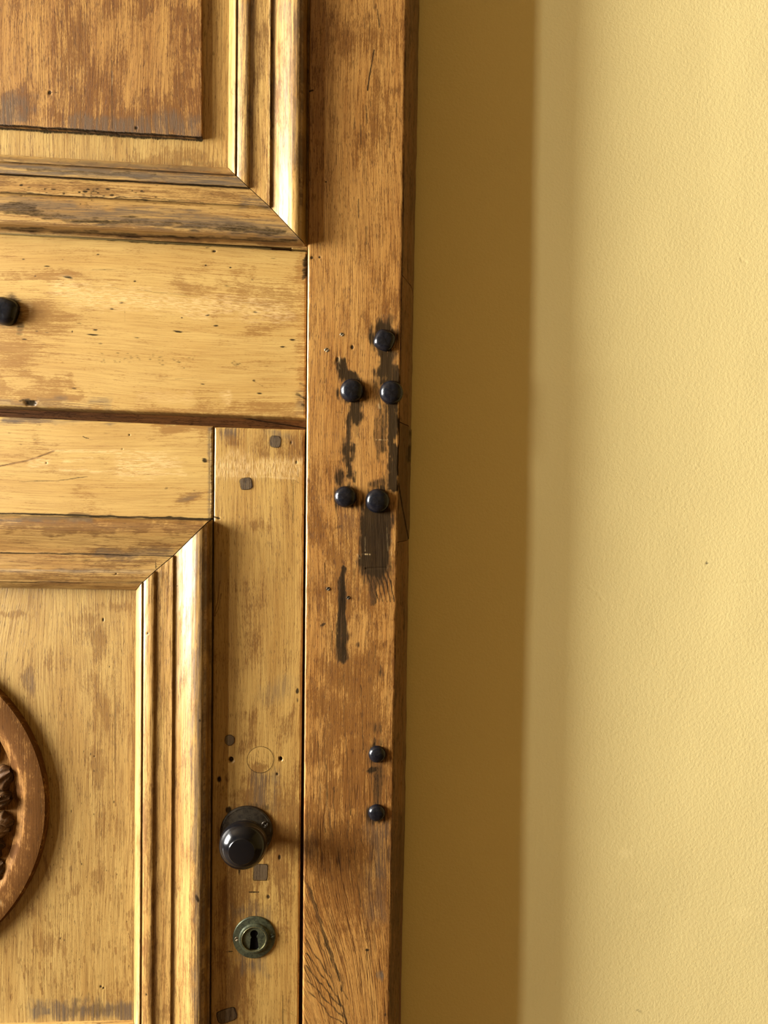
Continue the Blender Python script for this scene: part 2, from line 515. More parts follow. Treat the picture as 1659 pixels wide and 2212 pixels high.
def plaster(name, colour, amount=1., scale=300.):
    n = N(name)
    tc = n.nd('ShaderNodeTexCoord').outputs['Object']
    big = n.noise(tc, 3.0, 3, .5)
    col = n.mix(n.step(.3, .7, big), colour, tuple(c * .96 for c in colour))
    mk = n.sep(n.attr('marks'))
    col = n.mix(mk[1], col, (.05, .04, .03))
    col = n.mix(n.math('MULTIPLY', mk[2], .5), col, tuple(min(1, c * 1.1 + .05) for c in colour))
    n.put(n.b.inputs['Base Color'], col)
    n.b.inputs['Roughness'].default_value = .62
    n.b.inputs['Specular IOR Level'].default_value = .3
    a = n.noise(tc, scale, 2, .55); b = n.noise(tc, scale * 2.6, 2, .5)
    n.bump(n.math('ADD', a, n.math('MULTIPLY', b, .35)), .42 * amount, .0009)
    return n.m

def plain(name, c, rough=.6, metallic=0.):
    n = N(name)
    tc = n.nd('ShaderNodeTexCoord').outputs['Object']
    n.put(n.b.inputs['Base Color'], n.mix(n.noise(tc, 60, 4, .6), tuple(v * .8 for v in c), tuple(min(1, v * 1.15) for v in c)))
    n.b.inputs['Roughness'].default_value = rough
    n.b.inputs['Metallic'].default_value = metallic
    n.b.inputs['Specular IOR Level'].default_value = .1
    return n.m

M_FIELD = wood('brown_oak_field', srgb(202, 150, 78), srgb(176, 122, 58), srgb(122, 76, 32), srgb(124, 76, 38), .50, .62, .6, .585, .40, .46, .2)
M_BED = wood('golden_oak_panel', srgb(216, 176, 102), srgb(190, 146, 76), srgb(138, 96, 44), srgb(140, 92, 44), .61, .44, .5, .60, .42, .45, .2)
M_RAIL = wood('honey_oak_rail', srgb(226, 184, 106), srgb(208, 162, 86), srgb(158, 108, 50), srgb(158, 102, 46), .61, .5, .25, .64, .22, .40, .25)
M_STILE = wood('honey_oak_stile', srgb(216, 172, 94), srgb(190, 142, 70), srgb(138, 92, 40), srgb(136, 86, 40), .60, .55, .5, .60, .30, .42, .25)
M_POST = wood('amber_oak_post', srgb(216, 160, 84), srgb(190, 130, 60), srgb(118, 70, 28), srgb(134, 82, 34), .555, .6, .6, .585, .40, .40, .3)
M_MOULD = wood('polished_oak_moulding', srgb(216, 172, 98), srgb(186, 136, 68), srgb(130, 84, 38), srgb(124, 80, 40), .58, .5, .5, .60, .40, .34, .8)
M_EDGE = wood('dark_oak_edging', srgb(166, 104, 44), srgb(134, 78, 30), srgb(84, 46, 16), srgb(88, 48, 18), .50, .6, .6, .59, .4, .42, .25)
M_MEDAL = wood('brown_oak_medallion', srgb(184, 130, 66), srgb(150, 102, 50), srgb(100, 64, 28), srgb(112, 70, 30), .52, .85, .5, .60, .3, .58, .0, .42, .14)
M_CARVE = wood('dark_carved_oak', srgb(140, 100, 60), srgb(106, 70, 38), srgb(58, 36, 18), srgb(58, 40, 24), .5, .7, .5, .6, .3, .56, .0, .42, .16)
M_PEG = wood('end_grain_peg', srgb(120, 98, 70), srgb(100, 78, 52), srgb(64, 46, 28), srgb(74, 54, 34), .5, .6, .5, .6, .3, .5, .1)
M_IRON = metal('black_iron', srgb(8, 10, 17), srgb(19, 20, 24), .22, .0, 160, .42, .0003, .0)
M_KNOB = metal('black_bakelite', srgb(12, 12, 14), srgb(13, 12, 13), .15, .0, 300, .36, .00003, .0)
M_ROSE = metal('dark_bronze', srgb(66, 58, 46), srgb(40, 34, 26), .42, .6, 200, .5, .0003)
M_PATINA = metal('green_patina_brass', srgb(84, 88, 66), srgb(50, 54, 42), .40, .55, 150, .5, .0004)
M_PATINA_RIM = metal('worn_brass', srgb(128, 122, 84), srgb(78, 76, 54), .34, .7, 180, .5, .0003)
M_SCREW = metal('dull_steel_screw', srgb(150, 138, 112), srgb(90, 80, 62), .4, .8, 400)
M_VOID = plain('keyhole_dark', (.004, .003, .003), .9)
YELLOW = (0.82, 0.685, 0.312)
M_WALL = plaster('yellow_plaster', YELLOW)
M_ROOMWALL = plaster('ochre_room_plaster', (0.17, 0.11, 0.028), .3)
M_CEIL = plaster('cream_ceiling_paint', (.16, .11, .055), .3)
M_FLOOR = plain('brown_floor_tiles', (.08, .045, .02), .5)
M_FRAME = plain('white_window_paint', (.75, .73, .68), .45)

# ------------------------------------------------------------------ the room
WALL_H = -0.085                     # wall face, metres in front of the door plane (behind it)
def slab(name, lo_, hi_, mat, kind='structure', label=None, cat=None, parent=None):
    lo_, hi_ = np.array(lo_, float), np.array(hi_, float)
    me = bpy.data.meshes.new(name)
    bm = bmesh.new()
    bmesh.ops.create_cube(bm, size=1)
    for v in bm.verts:
        v.co = Vector([(lo_[i] + hi_[i]) / 2 + v.co[i] * (hi_[i] - lo_[i]) for i in range(3)])
    bmesh.ops.bevel(bm, geom=bm.edges[:], offset=min(.002, (hi_ - lo_).min() * .2), segments=1, affect='EDGES')
    bm.to_mesh(me); bm.free()
    o = link(name, me, mat, parent)
    if kind: o['kind'] = kind
    if label: o['label'] = label
    if cat: o['category'] = cat
    return o

def holed(name, axis_x, y0, y1, z0, z1, th, hole, mat, label):
    """a side wall (normal along x) with one rectangular opening"""
    hy0, hy1, hz0, hz1 = hole
    me = bpy.data.meshes.new(name)
    bm = bmesh.new()
    for (a, b, c, d) in ((y0, hy0, z0, z1), (hy1, y1, z0, z1), (hy0, hy1, z0, hz0), (hy0, hy1, hz1, z1)):
        r = bmesh.ops.create_cube(bm, size=1)
        for v in r['verts']:
            v.co = Vector((axis_x + (v.co.x) * th, (a + b) / 2 + v.co.y * (b - a), (c + d) / 2 + v.co.z * (d - c)))
    bm.to_mesh(me); bm.free()
    o = link(name, me, mat); o['kind'] = 'structure'; o['label'] = label; o['category'] = 'wall'
    return o

def wall_paint(P):
    P.dot(1527, 1217, 2.6, None, .95, .0004)
    P.el('dent', 990, 48, 5, 4, -.0007, .8, 0, 1, 0)
    for x, y, r in ((895, 2085, 3), (1100, 2050, 3), (1536, 800, 3), (960, 145, 3)):
        P.el('dent', x, y, r, r, -.0005, .8, 0, 1, 0)
    P.ln('black', [(1376, 2181), (1384, 2186)], 1.3, .5)
    P.ln('dent', [(1270, 1265), (1290, 1280), (1302, 1296)], 1.6, .0004)
    P.ln('dent', [(1530, 1256), (1580, 1262), (1640, 1256)], 1.6, .0003)
    P.ln('dent', [(1600, 560), (1612, 566)], 2, .0005)
    P.el('pale', 1350, 1845, 12, 8, .8, .8, 0, 8, .4); P.el('pale', 1600, 1975, 20, 10, .5, .8, 0, 8, .4)
    P.el('pale', 1380, 1960, 16, 7, .5, .8, 0, 8, .4)

xs = np.concatenate([[0.03, .06], np.arange(.09, .70, .0018), np.arange(.71, 2.51, .06)])
zs = np.concatenate([np.arange(0.0, .70, .05), np.arange(.70, 2.10, .0018), np.arange(2.12, 3.21, .06)])
Xg, Zg = np.meshgrid(xs, zs)
Yg = -(WALL_H + (fbm(Xg * 5, Zg * 3, 5, 3) - .5) * .003)
Vw = np.stack([Xg, Yg, Zg], -1).reshape(-1, 3)
ii = np.arange(Xg.size).reshape(Xg.shape)
qw = np.stack([ii[:-1, :-1], ii[:-1, 1:], ii[1:, 1:], ii[1:, :-1]], -1).reshape(-1, 4)
wall = finish('wall_front', Vw, [qw], None, M_WALL, 'V', wall_paint, 60)
wall['kind'] = 'structure'; wall['label'] = 'bright yellow plastered wall to the right of the old wooden door'; wall['category'] = 'wall'

slab('floor', (-3.2, -4.2, -.1), (2.7, .3, 0), M_FLOOR, 'structure', 'brown floor in front of the old door', 'floor')
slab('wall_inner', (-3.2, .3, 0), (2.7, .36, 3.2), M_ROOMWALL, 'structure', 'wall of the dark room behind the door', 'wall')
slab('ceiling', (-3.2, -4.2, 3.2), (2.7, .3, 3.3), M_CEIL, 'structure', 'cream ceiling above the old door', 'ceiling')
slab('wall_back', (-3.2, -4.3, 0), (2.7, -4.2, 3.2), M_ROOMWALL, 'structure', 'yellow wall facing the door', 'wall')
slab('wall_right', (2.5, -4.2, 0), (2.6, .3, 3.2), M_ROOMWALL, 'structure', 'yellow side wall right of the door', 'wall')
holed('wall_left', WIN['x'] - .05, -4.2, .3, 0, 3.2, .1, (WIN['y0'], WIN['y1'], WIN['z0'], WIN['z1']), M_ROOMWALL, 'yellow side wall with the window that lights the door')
win = thing('window_1', 'plain painted window in the left wall', 'window', (WIN['x'], (WIN['y0'] + WIN['y1']) / 2, WIN['z0']), 'structure')
for a, b in (((0, -.74, 0), (.03, -.71, 1.6)), ((0, .71, 0), (.03, .74, 1.6)), ((0, -.71, 0), (.03, .71, .03)), ((0, -.71, 1.57), (.03, .71, 1.6)), ((0, -.55, .03), (.06, -.31, 1.57))):  # last piece: unseen wide mullion, added to step the penumbra on the wall
    slab('window_frame', a, b, M_FRAME, None, None, None, win)
# the part of the front wall left of and over the doorway
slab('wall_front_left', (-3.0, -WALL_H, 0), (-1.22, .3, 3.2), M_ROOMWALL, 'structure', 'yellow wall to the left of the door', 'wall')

# ------------------------------------------------------------------ door post (right)
post = thing('trim_1', 'amber oak door post with iron stains and black studs between door and yellow wall', 'door post', (.05, 0, 0), 'structure')
HP = .006
POST_L, POST_R = pl((669, 0), (653, 2212), HP), pl((878.5, 0), (841, 2212), HP)

def post_paint(P):
    B = 'black'
    P.el(B, 828, 712, 22, 24, .9); P.el(B, 801, 728, 6, 20, .55); P.el(B, 845, 695, 10, 20, .5); P.el(B, 831, 735, 29, 30, .85)
    P.rc(B, 817, 752, 861, 835, .86, 7, 14); P.rc(B, 808, 800, 824, 1000, .6, 6, 10); P.el(B, 846, 846, 30, 32, .85)
    P.rc(B, 836, 868, 864, 1055, .92, 6, 12); P.rc(B, 814, 868, 842, 990, .62, 7, 16); P.el(B, 842, 1040, 16, 40, .45)
    P.el(B, 739, 802, 13, 27, .95, .5, 0, 12, .5); P.el(B, 758, 816, 24, 15, .95, .5, 20, 10, .5); P.el(B, 760, 844, 30, 30, .8); P.el(B, 786, 850, 9, 26, .75)
    P.el(B, 768, 888, 22, 26, .88); P.rc(B, 744, 872, 766, 1040, .80, 6, 12); P.el(B, 735, 1036, 13, 22, .75); P.el(B, 770, 925, 10, 22, .4)
    P.el(B, 747, 1073, 30, 29, .85); P.el(B, 772, 1078, 8, 22, .6); P.el(B, 816, 1082, 32, 31, .88); P.el(B, 815, 1046, 22, 16, .6)
    P.ln(B, [(814, 1105), (812, 1150), (812, 1200)], 34, .97, .35, 14, .35); P.el(B, 808, 1225, 38, 26, .9); P.el(B, 785, 1214, 18, 20, .85); [P.ln(B, [(788 + 9 * q, 1225), (800 + 9 * q, 1262), (812 + 8 * q, 1300)], 3.2, .75, .8, 5, .4, 1.2) for q in range(6)]; P.el(B, 838, 1130, 12, 30, .8)
    P.ln(B, [(800, 1225), (804, 1262), (806, 1300)], 22, .62, .7, 10, 1.0, 8); P.el(B, 838, 1215, 8, 40, .6); P.el(B, 800, 1330, 6, 30, .25)
    P.ln(B, [(741, 1228), (741, 1290), (738, 1350), (738, 1420)], 7, .78, .5, 8, .5, 15)
    P.el(B, 812, 1568, 12, 14, .45); P.el(B, 815, 1630, 24, 24, .75); P.el(B, 816, 1603, 16, 12, .5)
    P.rc(B, 802, 1652, 826, 1745, .60, 6, 8); P.el(B, 804, 1664, 9, 5, .8); P.el(B, 814, 1758, 24, 23, .7)
    P.rc('grey', 800, 1780, 838, 1905, .75, 12, 12); P.rc('grey', 655, 1800, 680, 1850, .5, 8, 8); P.rc('grey', 790, 1900, 835, 1990, .4, 12, 12)
    P.el('grey', 824, 2110, 7, 12, .9, .5); P.el('grey', 747, 1130, 20, 30, .2)
    P.el(B, 826, 1450, 5, 18, .5); P.el(B, 775, 1393, 5, 7, .6, .6, 0, 4, 0); P.el(B, 697, 1350, 7, 3.5, .7, .6, -25, 4, 0); P.el(B, 735, 1138, 9, 4, .5, .6, -20, 4, 0)
    P.el(B, 793, 2052, 5, 3, .8, .5, 0, 2, 0); P.el(B, 792, 2065, 3, 14, .5, .6, 0, 4, 0); P.el(B, 832, 2192, 3, 4, .7, .6, 0, 2, 0)
    # old screw holes and their scars
    P.dot(761, 750, 3.2, 4.5, .9); P.dot(729, 777, 3.4, 5.5, 1.); P.ln('pale', [(733, 770), (734, 796)], 1.6, .6)
    P.dot(674, 557, 3, 3.5, .8); P.dot(690, 556, 3, 2.5, .7); P.el('dent', 683, 556, 9, 6, .0004, .6, 0, 2, 0); P.dot(704, 393, 2.6, 2.2, .7)
    P.ln(B, [(676, 195), (669, 197)], 2.2, .7); P.ln(B, [(808, 108), (798, 165), (794, 195)], 1.5, .75); P.ln(B, [(822, 30), (820, 60), (815, 20)], 1.4, .6)
    P.ln(B, [(683, 68), (694, 64), (702, 60)], 2, .35); P.ln(B, [(812, 8), (816, 40)], 1.5, .4)
    # the outlined patch and scratches in the large stain
    P.ln('pale', [(783, 1197), (800, 1198)], 1.2, 1.); P.ln(B, [(790, 1228), (836, 1226)], 1.2, .95); P.ln('dent', [(790, 1228), (836, 1226)], 1.4, .0006)
    P.ln('pale', [(772, 1198), (776, 1206)], 1.6, .8); P.ln('pale', [(788, 1160), (789, 1190)], .9, .5); P.ln('pale', [(846, 1165), (846, 1200)], .9, .5); P.ln('pale', [(836, 1140), (838, 1190)], .9, .35)
    P.ln('pale', [(812, 950), (836, 950)], 1.3, .6); P.ln('pale', [(818, 874), (820, 880)], 3, .7); P.ln(B, [(724, 890), (742, 892)], 1., .5)
    # annual rings and dark stain
    P.c['ring'] = sst(1450, 1950, P.y) * .95 + .22
    P.rc('brown', 690, 40, 880, 120, .5, 40, 30); P.rc('brown', 780, 180, 870, 330, .55, 40, 30); P.rc('brown', 790, 560, 866, 720, .4, 40, 30)
    P.rc('brown', 668, 1100, 850, 1340, .55, 40, 40); P.rc('brown', 690, 1400, 850, 1620, .75, 40, 40); P.rc('brown', 700, 1600, 850, 1760, .8, 40, 40)
    P.rc('brown', 655, 1750, 845, 2000, .7, 50, 40); P.rc('brown', 825, 1900, 845, 2212, .6, 10, 10); P.rc('brown', 668, 960, 730, 1100, .3, 30, 30)
    P.ln('pale', [(664, 560), (662, 900), (660, 1200), (657, 1700)], 1.6, .45)  # lit left arris of the post, painted pale
    rnd = random.Random(4)
    for _ in range(170):
        x, y = rnd.uniform(664, 866), rnd.uniform(0, 1500)
        if 700 < y < 1250 and x > 715: continue
        l = rnd.uniform(5, 22)
        P.ln(B, [(x, y - l), (x + rnd.uniform(-2, 2), y + l)], rnd.uniform(.8, 1.5), rnd.uniform(.25, .6), .8)
    for x0, y0, y1 in ((700, 1500, 1790), (742, 1450, 1760), (780, 1480, 1620), (770, 1690, 1830), (688, 1600, 1800), (705, 1650, 1830), (722, 1700, 1900), (752, 1770, 1960), (765, 1780, 1960)):
        P.ln(B, [(x0, y0), (x0 + 3, (y0 + y1) / 2), (x0 + 5 + (y1 > 1700) * 10, y1)], 1.5, .5, .8, 6)
    for k in range(9):                                    # sloping rings near the foot of the picture
        x0, y0 = 656 + k * 9, 1890 + k * 18 if k < 3 else 2010 + (k - 3) * 26
        P.ln(B, [(x0 - k * 8 if k > 3 else x0, y0), (x0 + 28, y0 + 90), (x0 + 75, y0 + 230)], 1.9, .62, .8, 10)

def post_warp(px, py):
    s = np.where(py > 1860, (py - 1860) ** 2 / (2 * 160.), 0)
    s = np.where(py > 2020, 80 + (py - 2020), s)
    return -.5 * s * np.clip((870 - px) / 200, .12, 1) + 3 * np.sin(py / 120.)

board('post', POST_L, POST_R, hz(2.62), hz(0.0), HP, post, M_POST, 'V', .075, .0022, post_paint, post_warp)
# rebate behind the door edge that closes the gap
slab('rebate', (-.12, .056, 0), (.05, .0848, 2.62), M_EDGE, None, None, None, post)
# splayed edging strips on the wall side, three lengths with butt joints
def strip(y0, y1, dx, paint):
    """front edge on the post's arris, back edge near the wall; lengths follow one another down the post"""
    ra = lambda y: np.interp(y, [-700, 0, 640, 1100, 1850, 2212, 3600], [890, 878.5, 868.5, 859.5, 847, 841, 818])
    rb = lambda y: np.interp(y, [-700, 0, 640, 900, 1170, 1850, 2212, 3600], [918, 905, 893, 888.5, 883, 874, 866, 842]) + dx
    n = max(4, int(abs(y1 - y0) / 2.5)) if y0 > -10 and y1 < 2400 else max(4, int(abs(y1 - y0) / 6))
    ys = np.linspace(y0, y1, n)
    rows = []
    hs = np.linspace(HP - .0012, WALL_H + .004, 26)
    for y in ys:
        A, Bp = back(ra(y) - .3, y, hs[0]), back(rb(y), y, hs[-1])
        k = np.linspace(0, 1, 26)[:, None]
        k2 = np.where(k < .5, k * 1.3, .65 + (k - .5) * .7)
        r = A + (Bp - A) * np.concatenate([k2, k, np.maximum(k, 0)], 1)[:, [0, 1, 2]]
        r[:, 2] = A[2] + (r[:, 2] - A[2]) * 0
        rows.append(r)
    Vv = np.array(rows)
    Vv[..., 0] += (fbm(Vv[..., 2] * 40, Vv[..., 1] * 60, 3 + int(y0), 3) - .5) * .0014
    m, n2 = Vv.shape[:2]
    inner = Vv.copy(); inner[..., 0] -= .012
    Va = np.concatenate([Vv.reshape(-1, 3), inner[[0, -1]].reshape(-1, 3)])
    ix = np.arange(m * n2).reshape(m, n2)
    q = np.stack([ix[:-1, :-1], ix[:-1, 1:], ix[1:, 1:], ix[1:, :-1]], -1).reshape(-1, 4)
    b0 = m * n2 + np.arange(n2); b1 = b0 + n2
    e0 = np.stack([ix[0, :-1], b0[:-1], b0[1:], ix[0, 1:]], -1)
    e1 = np.stack([ix[-1, 1:], b1[1:], b1[:-1], ix[-1, :-1]], -1)
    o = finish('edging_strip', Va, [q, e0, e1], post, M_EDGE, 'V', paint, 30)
    fix_normals(o.data)
    return o
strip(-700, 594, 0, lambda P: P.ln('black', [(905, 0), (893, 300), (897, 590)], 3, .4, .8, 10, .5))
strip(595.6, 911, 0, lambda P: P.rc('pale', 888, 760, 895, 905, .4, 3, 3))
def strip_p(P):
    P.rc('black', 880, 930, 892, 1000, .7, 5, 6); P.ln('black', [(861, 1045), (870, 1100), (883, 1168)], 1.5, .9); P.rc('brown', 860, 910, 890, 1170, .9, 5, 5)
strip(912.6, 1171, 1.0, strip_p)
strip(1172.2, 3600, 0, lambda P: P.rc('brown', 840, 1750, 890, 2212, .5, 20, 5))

# black iron studs
def stud(px, py, r_px, h0, flat, label, squash=(1, 1), seed=0, rot=0.):
    c = back(px, py, h0 + .004)
    r = r_px * .000542 * (DIST - h0 - .004) / DIST
    top = r * .62
    prof = [(r * 1.0, -.002), (r * 1.0, .0008), (r * .985, top * .28), (r * .93, top * .52), (r * .84, top * .72), (r * .70, top * .88)]
    prof += [(r * .52, top * (.95 if flat else .97)), (r * .34, top * (.965 if flat else 1.02)), (r * .16, top * (.97 if flat else 1.04)), (.0002, top * (.97 if flat else 1.045))]
    V, F = lathe(prof, 40, .0)
    th = np.arctan2(V[:, 2], V[:, 0])
    if flat:
        k = 1 - .055 * np.cos(4 * (th + rot)) * np.clip(np.hypot(V[:, 0], V[:, 2]) / r, 0, 1) ** 2
        V[:, 0] *= k; V[:, 2] *= k
    nn = (fbm(V[:, 0] * 300 + seed, V[:, 2] * 300 + seed, seed, 3) - .5) * .0006
    V[:, 1] += nn * (V[:, 1] < -.001)
    V[:, 0] *= squash[0]; V[:, 2] *= squash[1]
    V += np.array([c[0], -h0, c[2]])
    loc = np.array([c[0], -h0, c[2]])
    me = fast_mesh('iron_stud', V - loc, F, 60)
    fix_normals(me)
    o = link('iron_stud', me, M_IRON)
    o.location = loc
    o['label'] = label; o['category'] = 'stud'; o['group'] = 'black iron studs'
    return o
for k, (x, y, r, fl, lab, sq) in enumerate([
        (831, 734, 23.5, True, 'squarish flat-faced black iron stud, topmost one on the door post', (1, 1)),
        (760.5, 843, 25.5, False, 'domed black iron stud right under the wedge-shaped dark stain on the post', (1, 1)),
        (846, 847, 26, False, 'domed black iron stud overhanging the wall-side edge of the post', (1, 1)),
        (746.5, 1073, 24, False, 'domed black iron stud at the bottom end of the narrow dark streak on the post', (1, .97)),
        (816, 1082, 26.5, False, 'large domed black iron stud directly above the biggest black stain on the post', (1, 1)),
        (815, 1631, 18.8, False, 'small domed iron stud, upper of the two small ones low on the post', (1, .98)),
        (814, 1758, 18.8, False, 'small domed iron stud, lowest on the post, near the height of the doorknob', (1, .98))]):
    stud(x, y, r, HP, fl, lab, sq, k * 11 + 3, .4)

# small old screws left in the post
def screw(px, py, r_px, h0, parent, mat, slot=40., proud=.0006):
    c = back(px, py, h0)
    r = r_px * .000542
    V, F = lathe([(r, -.001), (r, proud * .4), (r * .85, proud), (r * .3, proud * 1.05), (.0001, proud * 1.05)], 20)
    V += np.array([c[0], c[1], c[2]])
    a = math.radians(slot)
    t, nrm = np.array([math.cos(a), 0, math.sin(a)]), np.array([-math.sin(a), 0, math.cos(a)])
    d = (V - c) @ nrm
    V[:, 1] += np.where(np.abs(d) < r * .22, proud * .9, 0) * (np.linalg.norm((V - c)[:, [0, 2]], axis=1) < r * .95)
    me = fast_mesh('screw', V - base_of(parent), F, 40)
    fix_normals(me)
    return link('screw', me, mat, parent)
for x, y, r, mt in ((738.5, 722.5, 4.0, M_SCREW), (705.5, 756, 4.6, M_SCREW), (709, 1272, 4.0, M_ROSE), (752, 1291, 3.6, M_ROSE)):
    screw(x, y, r, HP, post, mt)

# ------------------------------------------------------------------ upper door section
up = thing('door_2', 'upper wooden door section with raised panel, heavy moulding and wide honey rail', 'door', (-.44, 0, 1.5), 'structure')
def circle3(a, b, c):
    A = 2 * np.array([b - a, c - a]); r = np.array([b @ b - a @ a, c @ c - a @ a])
    o = np.linalg.solve(A, r)
    return o, np.linalg.norm(o - a)
MED_O, MED_R = circle3(xz(0, 1500, -.002), xz(0, 1993, -.002), xz(100, 1745, -.002))
MID_X = MED_O[0]
BED = -.0105

def field_paint(P):
    P.rc('grey', -10, 205, 60, 275, .8, 12, 20); P.rc('grey', 160, 250, 440, 300, .75, 10, 20); P.rc('brown', 380, 30, 440, 300, .55, 30, 40)
    P.rc('brown', 100, 225, 440, 300, .6, 25, 30); P.el('brown', 150, 110, 40, 90, .5); P.el('brown', 200, 200, 60, 60, .45); P.rc('brown', 0, 195, 70, 275, .6, 12, 20); P.rc('brown', 230, 0, 330, 30, .4, 12, 20)
    P.ln('black', [(0, 271.5), (436, 298.5)], 3.2, .95, .6, 3)  # black line paints the shaded underside of the raised board
    P.dot(107, 200, 3.5, 5, .95); P.ln('black', [(112, 199), (122, 200)], 1.3, .6)
    P.ln('black', [(57, 0), (58, 150), (57, 262)], 1.2, .6, .8, 3); P.ln('black', [(241, 130), (242, 278)], 1.1, .7, .8, 2); P.ln('pale', [(243, 155), (243, 185)], .9, .8)
    P.ln('black', [(186, 30), (188, 90)], 1., .4); P.dot(295, 276, 3, 4, .8); P.rc('black', 330, 270, 440, 300, .18, 10, 20)
    P.c['ring'] += .15
def bed_paint(P):
    P.rc('brown', 300, 330, 420, 365, .8, 10, 20); P.el('brown', 425, 325, 9, 9, .7); P.rc('brown', 440, 350, 495, 372, .6, 8, 14)
    P.ln('black', [(0, 276), (436, 302)], 4.5, .85, .7, 4); P.el('black', 410, 352, 40, 7, .3, .8)  # first black line: painted shade on the bed below the raised board
    P.rc('brown', 395, 322, 440, 362, .8, 6, 14); P.ln('black', [(479, 0), (480, 360)], .9, .45, .8, 2); P.c['ring'] += .12
TOP2 = hz(2.60)
L_UP = 2 * MID_X - back(660, 300, 0)[0]
# panel bed with the raised board on it
BR_b = pl((632, 0), (629, 540), BED)
bedB = pl((0, 495), (662, 534), BED)
cz_up = (2.60 + xz(500, 430)[1]) / 2 + .02
topbed = hz(2.60)
mirror = lambda px, py, h: vline(2 * MID_X - back(px, py, h)[0])
board('panel', mirror(631, 200, BED), BR_b, topbed, bedB, BED, up, M_BED, 'V', .012, .0006, bed_paint)
FLD = BED + .0062
fb = pl((0, 270), (436, 296.5), FLD)
board('raised_panel', mirror(436, 200, FLD), pl((435.5, 0), (436, 296), FLD), hz(2 * cz_up - xz(436, 296, FLD)[1]), fb, FLD, up, M_FIELD, 'V', .0062, .0005, field_paint, lambda px, py: 4 * np.sin(py / 90. + px / 60.), rag=.0006)

def mv_up(P):
    P.c['brown'] = np.maximum(P.c['brown'], .30 * sst(.42, .6, fbm(P.x / 7, P.y / 60, 62, 3)))
    P.rc('grey', 610, 0, 655, 360, .62, 10, 16); P.rc('grey', 512, 0, 540, 380, .5, 6, 8); P.rc('brown', 648, 0, 660, 480, .5, 4, 8); P.rc('brown', 512, 60, 536, 380, .35, 5, 8)
    P.ln('black', [(585, 0), (586, 120), (588, 300)], 2.6, .55, .8, 8, .5); P.rc('brown', 553, 60, 582, 180, .6, 8, 12); P.el('black', 598, 145, 10, 8, .35)  # first black line paints shade into the fillet groove
    P.ln('pale', [(582, 0), (582, 446)], 1.3, .9); P.ln('pale', [(494, 0), (494, 362)], 2., .5); P.rc('brown', 590, 90, 610, 300, .5, 8, 10)
    P.ln('black', [(502, 190), (499, 200), (505, 205)], 1.3, .5); P.rc('black', 652, 0, 662, 520, .2, 4, 4)
def mh_up(P):
    P.ln('grey', [(0, 362), (260, 377), (525, 393)], 11, 1., .5, 5, .9); P.ln('grey', [(0, 344), (250, 356), (500, 369)], 5, .8, .6, 5, .9)
    P.ln('brown', [(0, 353), (500, 379)], 4, .9, .7, 4, .5); P.ln('black', [(0, 376.5), (538, 406.5)], 2.4, .85, .8, 2, .2); P.ln('black', [(60, 366), (220, 374), (330, 382)], 5, .5, .8, 8, 1.)  # thin black line along the bead: groove shade put into the colour
    P.ln('grey', [(0, 440), (200, 462), (420, 476), (640, 500)], 17, .85, .7, 10, .8); P.ln('black', [(0, 452), (140, 473), (340, 481), (500, 490), (610, 502)], 8, .56, .8, 12, 1.2); P.ln('black', [(0, 446), (70, 452)], 9, .6, .8, 10, 1.)
    P.ln('brown', [(0, 487), (330, 504), (655, 519)], 11, 1., .6, 6, .5); P.ln('black', [(0, 493), (300, 508), (640, 521)], 4, .6, .8, 6, 1.)
    P.ln('brown', [(0, 395), (300, 414), (570, 430)], 12, .5, .8, 8, .8); P.ln('black', [(0, 416), (300, 432), (580, 446)], 1.6, .6, .8, 3, .5)  # black arris line is painted profile shading
    rnd = random.Random(8)
    for _ in range(46):
        x, y = rnd.gauss(170, 75), rnd.gauss(409, 7) + .05 * 0
        P.el('black', x, y + x * .03, rnd.uniform(2, 6), rnd.uniform(1.2, 2.8), rnd.uniform(.4, .85), .6, 0, 3, 0)
    P.ln('black', [(0, 412), (150, 425), (300, 428), (440, 436)], 1.6, .6, .8, 8, .4); P.ln('pale', [(60, 416), (250, 424), (300, 428)], 1.2, .5, .8, 8, .4); P.el('black', 312, 435, 9, 4, .6)
    P.rc('grey', 520, 425, 585, 450, .8, 6, 8); pass
REFK = [492, 507, 511, 537, 582, 656, 666]
moulding_frame(up, M_MOULD, [492, 507, 511, 537, 582, 656, 666], [362, 377, 380, 405, 446, 524, 537], REFK, (MID_X, cz_up), 1, 1.16, {'right': mv_up, 'near': mh_up})

ST_H = -.0006
board('stile', pl((630, 0), (630, 540)), pl((667.4, 0), (663.6, 540)), TOP2, pl((0, 500), (662, 539)), ST_H, up, M_STILE, 'V', .030, .0008, lambda P: P.rc('brown', 655, 0, 670, 540, .8, 4, 4))
board('stile', vline(2 * MID_X - back(667, 300)[0]), mirror(630, 300, 0), TOP2, pl((0, 500), (662, 539)), ST_H, up, M_STILE, 'V', .030, .0008)

